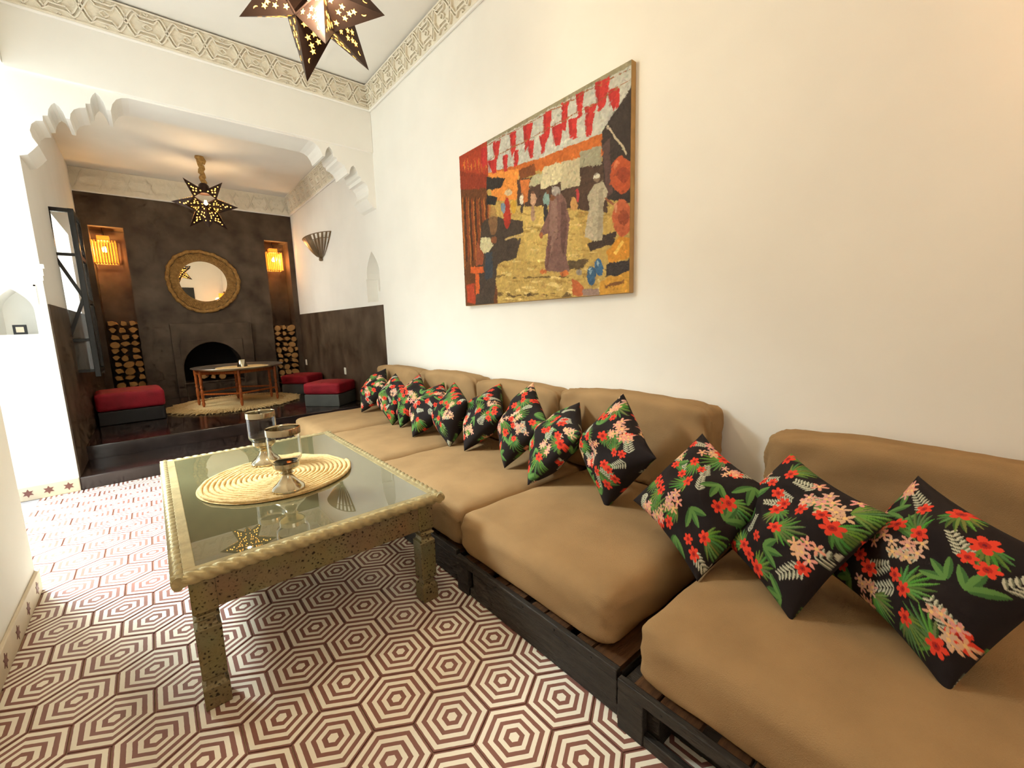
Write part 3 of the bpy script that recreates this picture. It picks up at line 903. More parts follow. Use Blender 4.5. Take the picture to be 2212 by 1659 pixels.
# ------------------------------------------------------------------ painting on the right wall
def painting():
    PY0, PY1, PZ0, PZ1, PXF = 1.37, 2.925, 1.333, 2.472, 1.99
    t = empty('souk_painting', (2.02, (PY0 + PY1) / 2, PZ0), 'unframed canvas painting of a market street with red bunting', 'painting')
    obj('stretcher_edge', MB().box((PXF + 0.001, PY0, PZ0), (XW - 0.001, PY1, PZ1)), CANVASEDGE, t, bevel=0.003)
    NU, NV = 420, 300
    src = np.array([(92, 690), (1165, 65), (130, 1608), (1140, 1515)], float); dst = np.array([(0, 1), (1, 1), (0, 0), (1, 0)], float)
    A = []
    for (x, y), (u, v) in zip(dst, src):      # homography from canvas (0..1) to the sketch sheet
        A.append([x, y, 1, 0, 0, 0, -u * x, -u * y]); A.append([0, 0, 0, x, y, 1, -v * x, -v * y])
    h = np.append(np.linalg.solve(np.array(A), src.reshape(-1)), 1).reshape(3, 3)
    uu, vv = np.meshgrid((np.arange(NU) + .5) / NU, (np.arange(NV) + .5) / NV, indexing='ij')
    r = np.random.default_rng(3)

    def noise(sc):
        a = r.normal(size=(int(NU / sc) + 3, int(NV / sc) + 3))
        x = np.arange(NU) / sc; y = np.arange(NV) / sc; i = x.astype(int); j = y.astype(int); fx = (x - i)[:, None]; fy = (y - j)[None]
        g_ = lambda di, dj: a[np.ix_(i + di, j + dj)]
        return g_(0, 0) * (1 - fx) * (1 - fy) + g_(1, 0) * fx * (1 - fy) + g_(0, 1) * (1 - fx) * fy + g_(1, 1) * fx * fy
    uw = uu + 0.0026 * noise(9); vw = vv + 0.0034 * noise(9)
    q = np.stack([uw, vw, np.ones_like(uw)], -1) @ h.T
    SX, SY = q[..., 0] / q[..., 2], q[..., 1] / q[..., 2]
    img = np.ones((NU, NV, 3)) * lin((178, 150, 82))

    def inpoly(P):
        m_ = np.zeros(SX.shape, bool); n = len(P)
        for i in range(n):
            (x0, y0), (x1, y1) = P[i], P[(i + 1) % n]
            c = ((y0 > SY) != (y1 > SY)) & (SX < (x1 - x0) * (SY - y0) / (y1 - y0 + 1e-9) + x0)
            m_ ^= c
        return m_

    def P(c, *pts, a=1.0):
        m_ = inpoly(pts); img[m_] = img[m_] * (1 - a) + lin(c) * a

    def El(c, x, y, rx, ry, a=1.0):
        m_ = ((SX - x) / rx) ** 2 + ((SY - y) / ry) ** 2 < 1; img[m_] = img[m_] * (1 - a) + lin(c) * a
    # street and far end
    P((188, 158, 88), (300, 990), (1060, 990), (1200, 1700), (100, 1700))
    P((206, 178, 104), (480, 1010), (820, 1010), (860, 1330), (500, 1330), a=.7)
    for k in range(120):
        x, y = r.uniform(360, 1000), r.uniform(1010, 1570); El((226, 202, 132) if k % 2 else (158, 128, 66), x, y, r.uniform(10, 46), r.uniform(2, 9), .8)
    for k in range(26):
        El((84, 64, 36), r.uniform(330, 760), r.choice([1425, 1535]) + r.uniform(-8, 8), r.uniform(10, 30), r.uniform(3, 8), .8)
    P((192, 104, 44), (262, 780), (980, 500), (980, 660), (262, 850))
    P((226, 144, 64), (270, 790), (460, 760), (450, 950), (300, 960))
    P((78, 58, 46), (450, 830), (990, 700), (1010, 1020), (640, 990), (450, 990))
    P((200, 116, 56), (470, 830), (525, 820), (515, 960), (470, 975))
    P((122, 70, 36), (460, 770), (555, 730), (560, 790), (465, 830))
    # sky and canopy
    P((190, 190, 180), (262, 605), (1165, 70), (1165, 260), (975, 530), (600, 690), (268, 790))
    P((148, 142, 116), (92, 690), (1165, 60), (1165, 100), (262, 612))
    # house at the left
    P((164, 62, 34), (80, 680), (265, 590), (272, 790), (262, 920), (80, 930))
    P((128, 50, 28), (80, 780), (262, 800), (262, 920), (80, 930), a=.7)
    P((104, 62, 32), (80, 900), (262, 880), (270, 1010), (330, 1600), (80, 1640))
    for k in range(16):
        x = 108 + k * 11 + r.uniform(-3, 3); P([(176, 104, 46), (70, 42, 26), (140, 66, 30)][k % 3], (x, 940 + r.uniform(0, 40)), (x + 8, 935), (x + 26, 1330 + r.uniform(-60, 100)), (x + 16, 1340), a=.85)
    for k in range(14): P([(196, 70, 40), (206, 120, 50)][k % 2], *[(x0 + 110 + k * 11, y0 + 690 + r.uniform(0, 60)) for x0, y0 in ((0, 0), (6, -4), (8, 50), (2, 54))], a=.9)
    P((70, 58, 48), (285, 1055), (485, 1080), (485, 1150), (372, 1195), (472, 1185), (440, 1310), (325, 1345), (300, 1600), (190, 1600), (230, 1100))
    P((186, 160, 110), (368, 1198), (470, 1165), (480, 1172), (372, 1204))
    P((50, 44, 40), (262, 815), (378, 818), (345, 880), (262, 892)); P((44, 40, 38), (262, 925), (330, 935), (315, 985), (262, 985))
    El((150, 110, 70), 300, 1080, 26, 90, .6)
    # awnings
    P((206, 196, 160), (612, 750), (726, 712), (722, 832), (590, 892)); P((192, 182, 150), (726, 712), (842, 690), (836, 852), (720, 892))
    P((160, 156, 132), (835, 652), (972, 608), (976, 722), (840, 745)); P((178, 174, 142), (540, 800), (612, 772), (592, 852), (520, 870))
    # dark stall and wares at the right
    P((58, 48, 44), (1170, 220), (975, 520), (982, 760), (1000, 940), (1170, 960)); P((88, 66, 62), (980, 600), (1030, 560), (1040, 900), (1000, 930))
    P((192, 178, 152), (1000, 490), (1012, 486), (1140, 650), (1128, 662))
    El((182, 84, 46), 1096, 788, 70, 116); El((146, 62, 36), 1108, 790, 36, 48); El((214, 130, 90), 1060, 730, 12, 30, .7)
    El((188, 98, 62), 1100, 1052, 62, 118); El((150, 72, 44), 1110, 1052, 34, 46); El((222, 160, 120), 1062, 990, 10, 32, .7)
    P((66, 52, 44), (985, 1160), (1060, 1140), (1050, 1210), (900, 1260), (880, 1215))
    P((206, 142, 50), (998, 1262), (1080, 1168), (1150, 1180), (1150, 1290), (1020, 1342)); P((238, 196, 96), (1040, 1270), (1100, 1195), (1112, 1210), (1056, 1280))
    P((60, 52, 50), (1000, 1345), (1150, 1300), (1150, 1400), (1000, 1420)); P((200, 148, 58), (960, 1445), (1150, 1380), (1150, 1530), (955, 1530)); P((120, 80, 40), (985, 1470), (1110, 1440), (1110, 1455), (990, 1488))
    P((180, 96, 52), (785, 1430), (860, 1480), (850, 1535), (790, 1540)); P((150, 126, 116), (850, 1490), (950, 1490), (950, 1540), (850, 1540))
    P((70, 56, 42), (760, 1320), (890, 1310), (850, 1370), (765, 1385), a=.9)
    El((58, 92, 124), 903, 1412, 28, 60); El((62, 104, 144), 953, 1365, 28, 56); El((150, 176, 190), 896, 1385, 7, 18); El((150, 176, 190), 946, 1340, 7, 18); El((150, 140, 128), 830, 1396, 18, 20)
    # people
    for c, x, y, rx, ry in (((126, 154, 148), 630, 950, 21, 46), ((52, 50, 52), 625, 1030, 16, 60), ((190, 152, 122), 548, 950, 19, 44), ((166, 134, 112), 546, 1035, 13, 52), ((226, 216, 192), 476, 952, 13, 32),
                            ((70, 60, 56), 476, 1010, 9, 28), ((168, 52, 34), 386, 1035, 22, 98), ((202, 160, 58), 428, 990, 17, 46), ((214, 190, 150), 395, 908, 22, 20), ((120, 140, 160), 362, 1000, 14, 34),
                            ((176, 60, 60), 825, 910, 10, 44), ((200, 150, 90), 800, 975, 22, 40), ((120, 84, 62), 545, 905, 8, 10), ((110, 80, 60), 476, 918, 6, 9), ((110, 78, 58), 635, 903, 9, 12)):
        El(c, x, y, rx, ry)
    P((180, 170, 146), (925, 850), (985, 835), (1012, 890), (985, 960), (978, 1190), (940, 1202), (862, 1176), (896, 1000), (884, 930)); El((132, 112, 92), 942, 812, 22, 27); El((200, 196, 180), 942, 800, 20, 16)
    P((150, 140, 122), (955, 880), (985, 870), (978, 1180), (945, 1190), a=.7); P((140, 90, 62), (985, 930), (1000, 925), (1050, 965), (1040, 980))
    P((124, 92, 84), (655, 925), (700, 900), (745, 930), (772, 1060), (765, 1150), (750, 1290), (768, 1392), (618, 1388), (626, 1250), (640, 1150), (606, 1172), (588, 1150), (640, 1040))
    P((146, 114, 104), (660, 960), (690, 940), (700, 1140), (650, 1300), (640, 1200), a=.8); P((96, 68, 64), (720, 960), (748, 960), (760, 1120), (735, 1300), (715, 1200), a=.8); P((104, 70, 64), (640, 1180), (660, 1170), (640, 1370), (625, 1370), a=.8)
    El((160, 152, 146), 690, 890, 28, 30); El((128, 84, 56), 668, 930, 14, 22); El((196, 110, 56), 735, 1400, 26, 15); El((196, 110, 56), 610, 1392, 22, 14); El((150, 92, 60), 598, 1168, 12, 18)
    P((200, 192, 152), (225, 1190), (280, 1178), (302, 1230), (262, 1292), (218, 1266)); P((58, 64, 72), (250, 1290), (296, 1268), (298, 1432), (250, 1442)); El((132, 82, 52), 306, 1198, 18, 22)
    P((206, 96, 42), (160, 1372), (240, 1362), (242, 1402), (160, 1412)); P((206, 96, 42), (190, 1410), (212, 1410), (214, 1530), (192, 1535)); P((150, 80, 50), (200, 1210), (240, 1280), (236, 1350), (195, 1360))
    P((190, 70, 40), (135, 1480), (185, 1470), (190, 1590), (140, 1590), a=.8)
    # bunting
    R_ = (190, 52, 48)
    for f in (((300, 605), (352, 580), (332, 690), (312, 722)), ((405, 545), (445, 528), (436, 640), (418, 690)), ((490, 490), (548, 470), (526, 600), (500, 660)), ((612, 415), (665, 395), (648, 560), (625, 602)),
              ((722, 350), (775, 330), (752, 520), (735, 512)), ((815, 290), (870, 270), (848, 425), (825, 442)), ((932, 220), (1028, 170), (1000, 362), (955, 402)), ((266, 715), (300, 705), (326, 700), (320, 790), (300, 792)),
              ((360, 680), (396, 665), (388, 770), (370, 782)), ((432, 645), (462, 638), (452, 742), (430, 752)), ((518, 590), (552, 578), (548, 692), (525, 695)), ((588, 552), (636, 535), (618, 652), (598, 668)),
              ((665, 500), (738, 468), (716, 612), (690, 622)), ((768, 452), (826, 430), (818, 562), (775, 572)), ((868, 372), (946, 340), (908, 548), (880, 552)), ((1015, 270), (1092, 235), (1078, 362), (1045, 392)), ((225, 640), (262, 615), (262, 740), (235, 760))):
        P(R_, *f); P((150, 36, 36), *[(x * .35 + f[0][0] * .65, y * .8 + f[0][1] * .2 + 8) for x, y in f], a=.6)
    for (x0, y0), (x1, y1) in (((262, 620), (1160, 120)), ((262, 715), (960, 335)), ((960, 330), (1160, 190))):
        d = np.abs((SX - x0) * (y1 - y0) - (SY - y0) * (x1 - x0)) / math.hypot(x1 - x0, y1 - y0)
        m_ = (d < 2.5) & (SX > x0) & (SX < x1); img[m_] = lin((150, 96, 60))
    img *= np.clip(1 + 0.10 * noise(3)[..., None] + 0.07 * noise(9)[..., None], .6, 1.4)
    # brush dabs that pick up the colour beneath them
    for k in range(5200):
        i, j = int(r.integers(3, NU - 3)), int(r.integers(3, NV - 3)); c = img[i, j] * (1 + 0.16 * r.normal() + 0.04 * r.normal(size=3))
        a, b, th = r.uniform(1.8, 4.2), r.uniform(0.8, 1.5), r.normal(0.2, 0.7)
        i0, i1, j0, j1 = max(0, i - 8), min(NU, i + 9), max(0, j - 8), min(NV, j + 9)
        gi, gj = np.meshgrid(np.arange(i0, i1) - i, np.arange(j0, j1) - j, indexing='ij')
        m_ = ((gi * math.cos(th) + gj * math.sin(th)) / a) ** 2 + ((-gi * math.sin(th) + gj * math.cos(th)) / b) ** 2 < 1
        img[i0:i1, j0:j1][m_] = img[i0:i1, j0:j1][m_] * 0.3 + np.clip(c, 0, 1) * 0.7
    # canvas as a grid of painted vertices
    ys = np.linspace(PY1 - 0.002, PY0 + 0.002, NU); zs = np.linspace(PZ0 + 0.002, PZ1 - 0.002, NV)
    YY, ZZ = np.meshgrid(ys, zs, indexing='ij')
    ox, oy, oz = t.location
    verts = np.stack([np.full_like(YY, PXF - ox) - 0.0008 * np.abs(noise(3)), YY - oy, ZZ - oz], -1).reshape(-1, 3)
    idx = np.arange(NU * NV).reshape(NU, NV)
    faces = np.stack([idx[:-1, :-1], idx[1:, :-1], idx[1:, 1:], idx[:-1, 1:]], -1).reshape(-1, 4)[:, ::-1]
    me = bpy.data.meshes.new('canvas'); me.from_pydata(verts.tolist(), [], faces.tolist()); me.update()
    at = me.color_attributes.new('paint', 'FLOAT_COLOR', 'POINT')
    c = img.reshape(-1, 3); at.data.foreach_set('color', np.concatenate([c, np.ones((len(c), 1))], 1).astype(np.float32).reshape(-1))
    me.materials.append(PAINT)
    link('canvas', me, None, t)


painting()


# ------------------------------------------------------------------ star lanterns
def star_lantern(c, R, core, rot, lab, cut='star', ceiling_z=ZA, open_dir=None, bulb=BULB, chain_w=0.03):
    t = empty('star_lantern', c, lab, 'lantern', 'pierced metal star lanterns')
    C = Vector(c); Q = Quaternion(rot)
    vs = [Vector(v) / math.sqrt(2) for v in [(a, b, 0) for a in (1, -1) for b in (1, -1)] + [(a, 0, b) for a in (1, -1) for b in (1, -1)] + [(0, a, b) for a in (1, -1) for b in (1, -1)]]
    dirs = [Vector(d).normalized() for d in [(a, b, e) for a in (1, -1) for b in (1, -1) for e in (1, -1)] + [(1, 0, 0), (-1, 0, 0), (0, 1, 0), (0, -1, 0), (0, 0, 1), (0, 0, -1)]]
    bases = []
    for d in dirs:                                   # 8 triangles and 6 squares of a cuboctahedron
        near = sorted(vs, key=lambda v: -v.dot(d))[:3 if abs(d.x * d.y * d.z) > 0.01 else 4]
        e1 = (near[0] - d * near[0].dot(d)).normalized(); e2 = d.cross(e1)
        near.sort(key=lambda v: math.atan2(v.dot(e2), v.dot(e1)))
        bases.append([Q @ v for v in near])
    od = Vector(open_dir).normalized() if open_dir else None
    k_open = max(range(len(bases)), key=lambda i: sum(bases[i], Vector()).dot(od)) if od else -1
    glow = MB()
    for i, B in enumerate(bases):
        d = sum(B, Vector()).normalized(); nb_ = len(B)
        if i == k_open or d.z > 0.86: continue
        tip = d * R
        B3 = [b * core for b in B]
        mb = MB(); mb.v = [tuple(C + b) for b in B3] + [tuple(C + tip)]
        mb.f = [(j, (j + 1) % nb_, nb_) for j in range(nb_)]
        obj('spike', mb, LAMPMETAL, t, origin=tuple(C + d * core))
        for a_, b_ in [(j, (j + 1) % nb_) for j in range(nb_)]:
            p, q = B3[a_], B3[b_]; n = (q - p).cross(tip - p).normalized()
            if n.dot(d) < -0.2 or n.dot((p + q) / 2) < 0: n = -n
            mid = (p + q) / 2; ax = (tip - mid); ex = (q - p).normalized(); L = ax.length; ay = ax.normalized()
            spots = [(0.08, -.22), (0.08, .22), (0.17, 0.0), (0.26, -.14), (0.26, .14), (0.36, 0.02), (0.45, -0.05)] + [(0.62, 0.0)]
            for si, (s, w) in enumerate(spots):
                o = mid + ax * s + ex * w * (q - p).length * (1 - s) * 1.3 + n * 0.0016
                rr_ = 0.0135 * (R / 0.34) * (1.0 if si < 7 else 0.8)
                base = len(glow.v)
                if cut == 'star':
                    P_ = star_poly((0, 0), rr_, 5, 0.45, math.pi / 2) if si < 7 else [(rr_ * .8 * math.cos(a), rr_ * math.sin(a)) for a in np.linspace(-1.3, 1.3, 6)] + [(rr_ * .8 * math.cos(a) * .5, rr_ * .9 * math.sin(a)) for a in np.linspace(1.1, -1.1, 5)]
                else:
                    P_ = [(rr_ * .62 * math.cos(a), rr_ * .62 * math.sin(a)) for a in np.linspace(0, 2 * math.pi, 7)[:-1]]
                glow.v += [tuple(C + o + ex * x + ay * y) for x, y in P_]
                glow.f.append(tuple(base + k for k in range(len(P_))))
    g = obj('glowing_cutouts', glow, GLOW, t, origin=c); g['kind'] = 'stuff'
    obj('bulb', MB().lathe([(0, -0.045), (0.022, -0.04), (0.032, -0.02), (0.03, 0.0), (0.014, 0.03), (0.012, 0.05), (0, 0.05)], (c[0], c[1], c[2] + 0.0), 16), bulb, t, smooth=True)
    obj('neck', MB().lathe([(0, core * 0.75), (core * 0.42, core * 0.75), (core * 0.34, core * 1.35), (core * 0.22, core * 1.5), (0, core * 1.5)], c, 16), LAMPMETAL, t, auto=40)
    # hanging rope with slack knots
    r = np.random.default_rng(int(R * 1000)); z0 = c[2] + core * 1.45; n = 14
    pts = [(c[0] + 0.012 * math.sin(i * 1.7), c[1] + 0.012 * math.cos(i * 1.3), z0 + (ceiling_z - z0) * i / n) for i in range(n + 1)]
    obj('rope_sleeve', MB().tube(pts, [chain_w * (0.8 + 0.35 * abs(math.sin(i * 1.9)) + (0.5 if i > n - 4 else 0)) for i in range(n + 1)], 10), ROPE, t, smooth=True)
    if od:
        # open window of the lantern: a clear amber pane in a metal rim
        B3 = [C + b * core * 0.995 for b in bases[k_open]]
        rim = MB()
        for a_, b_ in [(j, (j + 1) % len(B3)) for j in range(len(B3))]: rim.tube([tuple(B3[a_]), tuple(B3[b_])], 0.005, 6)
        obj('window_rim', rim, LAMPMETAL, t)
    return t


star_lantern((0.745, 2.2, 2.69), 0.345, 0.165, (0.40881, -0.55554, 0.14953, 0.70844), 'large pierced metal star lantern cut off by the top of the picture', 'star', ZC, (-0.27, -0.80, -0.54))
star_lantern((0.735, 6.72, 2.755), 0.345, 0.165, (0.67887, -0.13047, 0.69347, -0.20303), 'pierced metal star lantern hanging from rope in the alcove', 'dot', ZA, (-0.1, -0.96, -0.22))
point_light('star_lamp_light', (0.69, 2.03, 2.56), 36, (1.0, 0.86, 0.60), 0.09)
point_light('alcove_star_light', (0.735, 6.72, 2.755), 24, (1.0, 0.66, 0.34), 0.05)
# ------------------------------------------------------------------ fireplace surround
fp = empty('fireplace', (0.76, YF - 0.03, ZF), 'dark plaster fireplace surround with an arched opening', 'fireplace')
outer = [(0.245, ZF), (0.345, ZF), (0.345, 0.62)] + [(0.7225 - 0.3775 * math.cos(t), 0.62 + 0.40 * math.sin(t)) for t in np.linspace(0, math.pi, 17)[1:-1]] + [(1.10, 0.62), (1.10, ZF), (1.275, ZF), (1.275, 1.31), (0.245, 1.31)]
obj('surround', MB().prism(outer, W3, YF - 0.05, YF - 0.0005), TADELAKT, fp, bevel=0.006)
fr = MB()
for p, q in (((0.335, 0.45), (0.335, 1.06)), ((0.335, 1.06), (1.13, 1.06)), ((1.13, 1.06), (1.13, 0.45))):
    fr.obox((p[0], YF - 0.052, p[1]), (q[0], YF - 0.052, q[1]), (0, 1, 0), 0.008, 0.010)
obj('panel_moulding', fr, TADELAKT, fp)
obj('hearth', MB().box((0.345, YF - 0.05, ZF), (1.10, YF - 0.0005, 0.42)), TADELAKT, fp, bevel=0.006)
obj('hearth_sill', MB().box((0.335, YF - 0.065, 0.405), (1.11, YF - 0.0005, 0.428)), TADELAKT, fp, bevel=0.004)


def log_mesh(seed, L=0.26):
    r = np.random.default_rng(seed); n = 9
    k = seed % 5; R = 1.0
    prof = []
    for i in range(n):
        a = 2 * math.pi * i / n; q = 1.0
        if k == 0: q = 1.0 if math.sin(a) > -0.1 else 0.45          # half log
        if k in (1, 3): q = 1.0 if (a < 2.2) else 0.5                     # quarter log
        prof.append((R * q * math.cos(a) * r.uniform(.86, 1.08), R * q * math.sin(a) * r.uniform(.8, 1.05)))
    mb = MB()
    mb.v = [(x, -L / 2, z) for x, z in prof] + [(x, L / 2, z) for x, z in prof] + [(x * .86, -L / 2 - 0.006, z * .86) for x, z in prof]
    for i in range(n):
        j = (i + 1) % n; mb.f.append((i, j, n + j, n + i))
    mb.f.append(tuple(range(n, 2 * n)))
    for i in range(n):
        j = (i + 1) % n; mb.f.append((i, j, 2 * n + j, 2 * n + i))
    mb.f.append(tuple(range(2 * n, 3 * n)))
    me = mb.mesh('log'); me.materials.append(BARK); me.materials.append(LOGEND)
    for p in me.polygons:
        c = sum((me.vertices[v].co.y for v in p.vertices)) / len(p.vertices)
        p.material_index = 1 if (c < -L / 2 + 0.001 or r.uniform() < 0.3) else 0
    return me


LOGS = [log_mesh(s) for s in range(9)]


def log_stack(x0, x1, z0, z1, lab, group, seed, y=YF + 0.155):
    r = np.random.default_rng(seed); z = z0; row = 0
    while z < z1 - 0.05:
        h = r.uniform(0.088, 0.105); x = x0 + (0.0 if row % 2 else 0.012)
        while x < x1 - 0.05:
            w = min(r.uniform(0.085, 0.135), x1 - x)
            if x1 - x - w < 0.05: w = x1 - x
            if not (z > z1 - 0.12 and r.uniform() < 0.25):
                o = bpy.data.objects.new('firewood_log', LOGS[r.integers(0, len(LOGS))]); COL.objects.link(o)
                o.location = (x + w / 2, y + r.uniform(-0.02, 0.03), z + h / 2)
                o.scale = (w / 2 * 0.97, 1.0, h / 2 * 1.06); o.rotation_euler = (0, r.uniform(-0.6, 0.6), r.uniform(-0.06, 0.06))
                tag(o, lab, 'firewood', group)
            x += w
        z += h * 0.97; row += 1


log_stack(-0.445, -0.105, ZF, 1.36, 'split log in the firewood stack of the left niche', 'firewood in the left niche', 1)
log_stack(1.605, 1.945, ZF, 1.27, 'split log in the firewood stack of the right niche', 'firewood in the right niche', 2)
for i, (x, z, s) in enumerate(((0.60, 0.475, .048), (0.70, 0.472, .045), (0.82, 0.475, .05), (0.66, 0.555, .042), (0.77, 0.55, .042))):
    o = bpy.data.objects.new('firewood_log', LOGS[i]); COL.objects.link(o); o.location = (x, YF + 0.2, z); o.scale = (s, 1, s); o.rotation_euler = (0, i * 0.7, 0.1 * (i - 2))
    tag(o, 'log lying inside the fireplace opening behind the tray table', 'firewood', 'firewood in the fireplace')

# ------------------------------------------------------------------ round mirror with woven frame
MC = (0.727, YF - 0.03, 1.93)
mr = empty('round_mirror', (MC[0], YF, MC[2] - 0.46), 'round mirror in a wide woven straw frame above the fireplace', 'mirror')
rotY = lambda mb, c: setattr(mb, 'v', [(c[0] + x, c[1] - z, c[2] + y) for x, y, z in mb.v])
g = MB().lathe([(0, 0), (0.315, 0), (0.315, 0.010), (0, 0.010)], n=64); rotY(g, (MC[0], YF - 0.012, MC[2])); obj('mirror_glass', g, MIRROR, mr)
fr = MB(); NS = 120
for i in range(NS):
    a0 = 2 * math.pi * i / NS; a1 = 2 * math.pi * (i + 0.8) / NS
    ro = 0.462 + 0.012 * math.sin(3 * a0 + 1) + 0.006 * math.sin(17 * a0)
    for (ra, rb, d) in ((0.298, ro - 0.055, 0.030),):
        pts = [(ra * math.cos(a0), ra * math.sin(a0)), (rb * math.cos(a0), rb * math.sin(a0)), (rb * math.cos(a1), rb * math.sin(a1)), (ra * math.cos(a1), ra * math.sin(a1))]
        fr.prism(pts, lambda u, v, w: (MC[0] + u, YF - w, MC[2] + v), 0.004, d + 0.004 * (i % 2))
o = obj('straw_spokes', fr, MIRRORROPE, mr); o['kind'] = 'stuff'
rim = []
for i in range(160):
    a = 2 * math.pi * i / 160; ro = 0.437 + 0.012 * math.sin(3 * a + 1) + 0.004 * math.sin(17 * a)
    rim.append((MC[0] + ro * math.cos(a), YF - 0.028, MC[2] + ro * math.sin(a)))
obj('outer_braid', MB().tube(rim, [0.026 + 0.004 * math.sin(i * 1.3) for i in range(160)], 8, closed=True), MIRRORROPE, mr, smooth=True)
rim = [(MC[0] + 0.303 * math.cos(2 * math.pi * i / 96), YF - 0.028, MC[2] + 0.303 * math.sin(2 * math.pi * i / 96)) for i in range(96)]
obj('inner_braid', MB().tube(rim, 0.009, 6, closed=True), MIRRORROPE, mr, smooth=True)


# ------------------------------------------------------------------ amber lanterns in the niches
def niche_lantern(cx, cy, zt, w, d, h, lab, power):
    t = empty('amber_lantern', (cx, cy, zt - 0.17 - h), lab, 'lantern', 'amber rod lanterns in the fireplace niches')
    zb = zt - 0.17 - h; z1 = zt - 0.17
    obj('hook', MB().tube([(cx, cy, zt + 0.001), (cx, cy, zt - 0.05), (cx + 0.012, cy, zt - 0.065), (cx + 0.012, cy, zt - 0.09), (cx, cy, zt - 0.1)], 0.004, 6), FRAMEBLACK, t)
    obj('cap', MB().box((cx - w * .27, cy - d * .3, z1), (cx + w * .27, cy + d * .3, z1 + 0.065)), AMBER, t, bevel=0.004)
    n = 9
    for i in range(n):
        x = cx - w / 2 + w * i / (n - 1)
        for y in (cy - d / 2, cy + d / 2):
            obj('rod', MB().tube([(x, y, zb), (x, y, z1)], 0.007, 6), AMBER, t)
    for i in range(1, 5):
        y = cy - d / 2 + d * i / 5
        for x in (cx - w / 2, cx + w / 2):
            obj('rod', MB().tube([(x, y, zb), (x, y, z1)], 0.007, 6), AMBER, t)
    for z in (zb, z1):
        fr = MB()
        for p, q in (((-1, -1), (1, -1)), ((1, -1), (1, 1)), ((1, 1), (-1, 1)), ((-1, 1), (-1, -1))):
            fr.tube([(cx + p[0] * w / 2, cy + p[1] * d / 2, z), (cx + q[0] * w / 2, cy + q[1] * d / 2, z)], 0.005, 6)
        obj('frame_ring', fr, SCONCE, t)
    obj('bulb', MB().lathe([(0, -0.035), (0.02, -0.03), (0.026, -0.008), (0.018, 0.015), (0.012, 0.04), (0, 0.04)], (cx, cy, zb + h * 0.62), 14), BULB, t, smooth=True)
    point_light('lantern_light', (cx, cy - 0.045, zb + h * 0.62), power, (1.0, 0.55, 0.18), 0.03)


niche_lantern(-0.325, YF + 0.17, 2.62, 0.235, 0.20, 0.30, 'glowing amber rod lantern in the left niche above the firewood', 26)
niche_lantern(1.745, YF + 0.17, 2.62, 0.225, 0.20, 0.29, 'glowing amber rod lantern in the right niche above the firewood', 20)

# ------------------------------------------------------------------ wall sconce
sc = empty('wall_sconce', (XW, 6.55, 2.16), 'bronze half-cone wall sconce of bent metal strips on the alcove wall', 'sconce')
NST = 14


def sc_pt(t, s):
    """t 0..pi around the half cone, s 0 at the tip .. 1 at the top rim"""
    k = s ** 0.62
    return (XW - 0.002 - 0.215 * k * math.sin(t) - 0.012 * (1 - s), 6.55 + 0.46 * k * math.cos(t) * -1, 2.165 + 0.30 * s - 0.02 * math.sin(t) * s + 0.0)


for i in range(NST):
    t0 = math.pi * i / NST; gap = 0.80 if i < 5 else 1.01
    t0, t1 = (t0, t0 + math.pi / NST * (0.42 if i < 5 else 1.0))
    mb = MB(); m_ = 9
    for s in np.linspace(0, 1, m_):
        for t in (t0, t1):
            x, y, z = sc_pt(t, s); mb.v += [(x, y, z), (x + 0.004, y, z + 0.002)]
    for j in range(m_ - 1):
        a = j * 4; b = a + 4
        mb.f += [(a, a + 2, b + 2, b), (a + 1, b + 1, b + 3, a + 3), (a, b, b + 1, a + 1), (a + 2, a + 3, b + 3, b + 2)]
    mb.f += [(0, 1, 3, 2), (4 * m_ - 4, 4 * m_ - 2, 4 * m_ - 1, 4 * m_ - 3)]
    obj('metal_strip', mb, SCONCE, sc)
obj('top_rim', MB().tube([sc_pt(t, 1.0) for t in np.linspace(0, math.pi, 25)], 0.006, 6), SCONCE, sc, smooth=True)
obj('tip_boss', MB().lathe([(0, 0), (0.02, 0.0), (0.026, 0.02), (0.018, 0.045), (0, 0.05)], (XW - 0.03, 6.55, 2.135), 12), SCONCE, sc, smooth=True)
obj('cross_wire', MB().tube([sc_pt(t, 0.78) for t in np.linspace(0.02, 1.2, 10)], 0.004, 6), SCONCE, sc)

# ------------------------------------------------------------------ rug and tray table
rg = empty('raffia_rug', (0.80, 6.72, ZF), 'round shaggy raffia rug under the tray table', 'rug')
obj('rug_body', MB().lathe([(0, 0.0), (0.63, 0.0), (0.65, 0.006), (0.63, 0.014), (0, 0.016)], (0.80, 6.72, ZF + 0.001), 64), RAFFIA, rg, smooth=True)
fri = MB(); r_ = np.random.default_rng(5)
for i in range(1500):
    a = r_.uniform(0, 2 * math.pi); ra = r_.uniform(0.56, 0.65); rb = ra + r_.uniform(0.06, 0.14); b = a + r_.uniform(-.06, .06); z = r_.uniform(0.012, 0.034)
    p = Vector((0.80 + ra * math.cos(a), 6.72 + ra * math.sin(a), ZF + z)); q = Vector((0.80 + rb * math.cos(b), 6.72 + rb * math.sin(b), ZF + r_.uniform(0.004, 0.02)))
    fri.obox(tuple(p), tuple(q), (0, 0, 1), 0.010, 0.006)
o = obj('fringe', fri, RAFFIA, rg); o['kind'] = 'stuff'

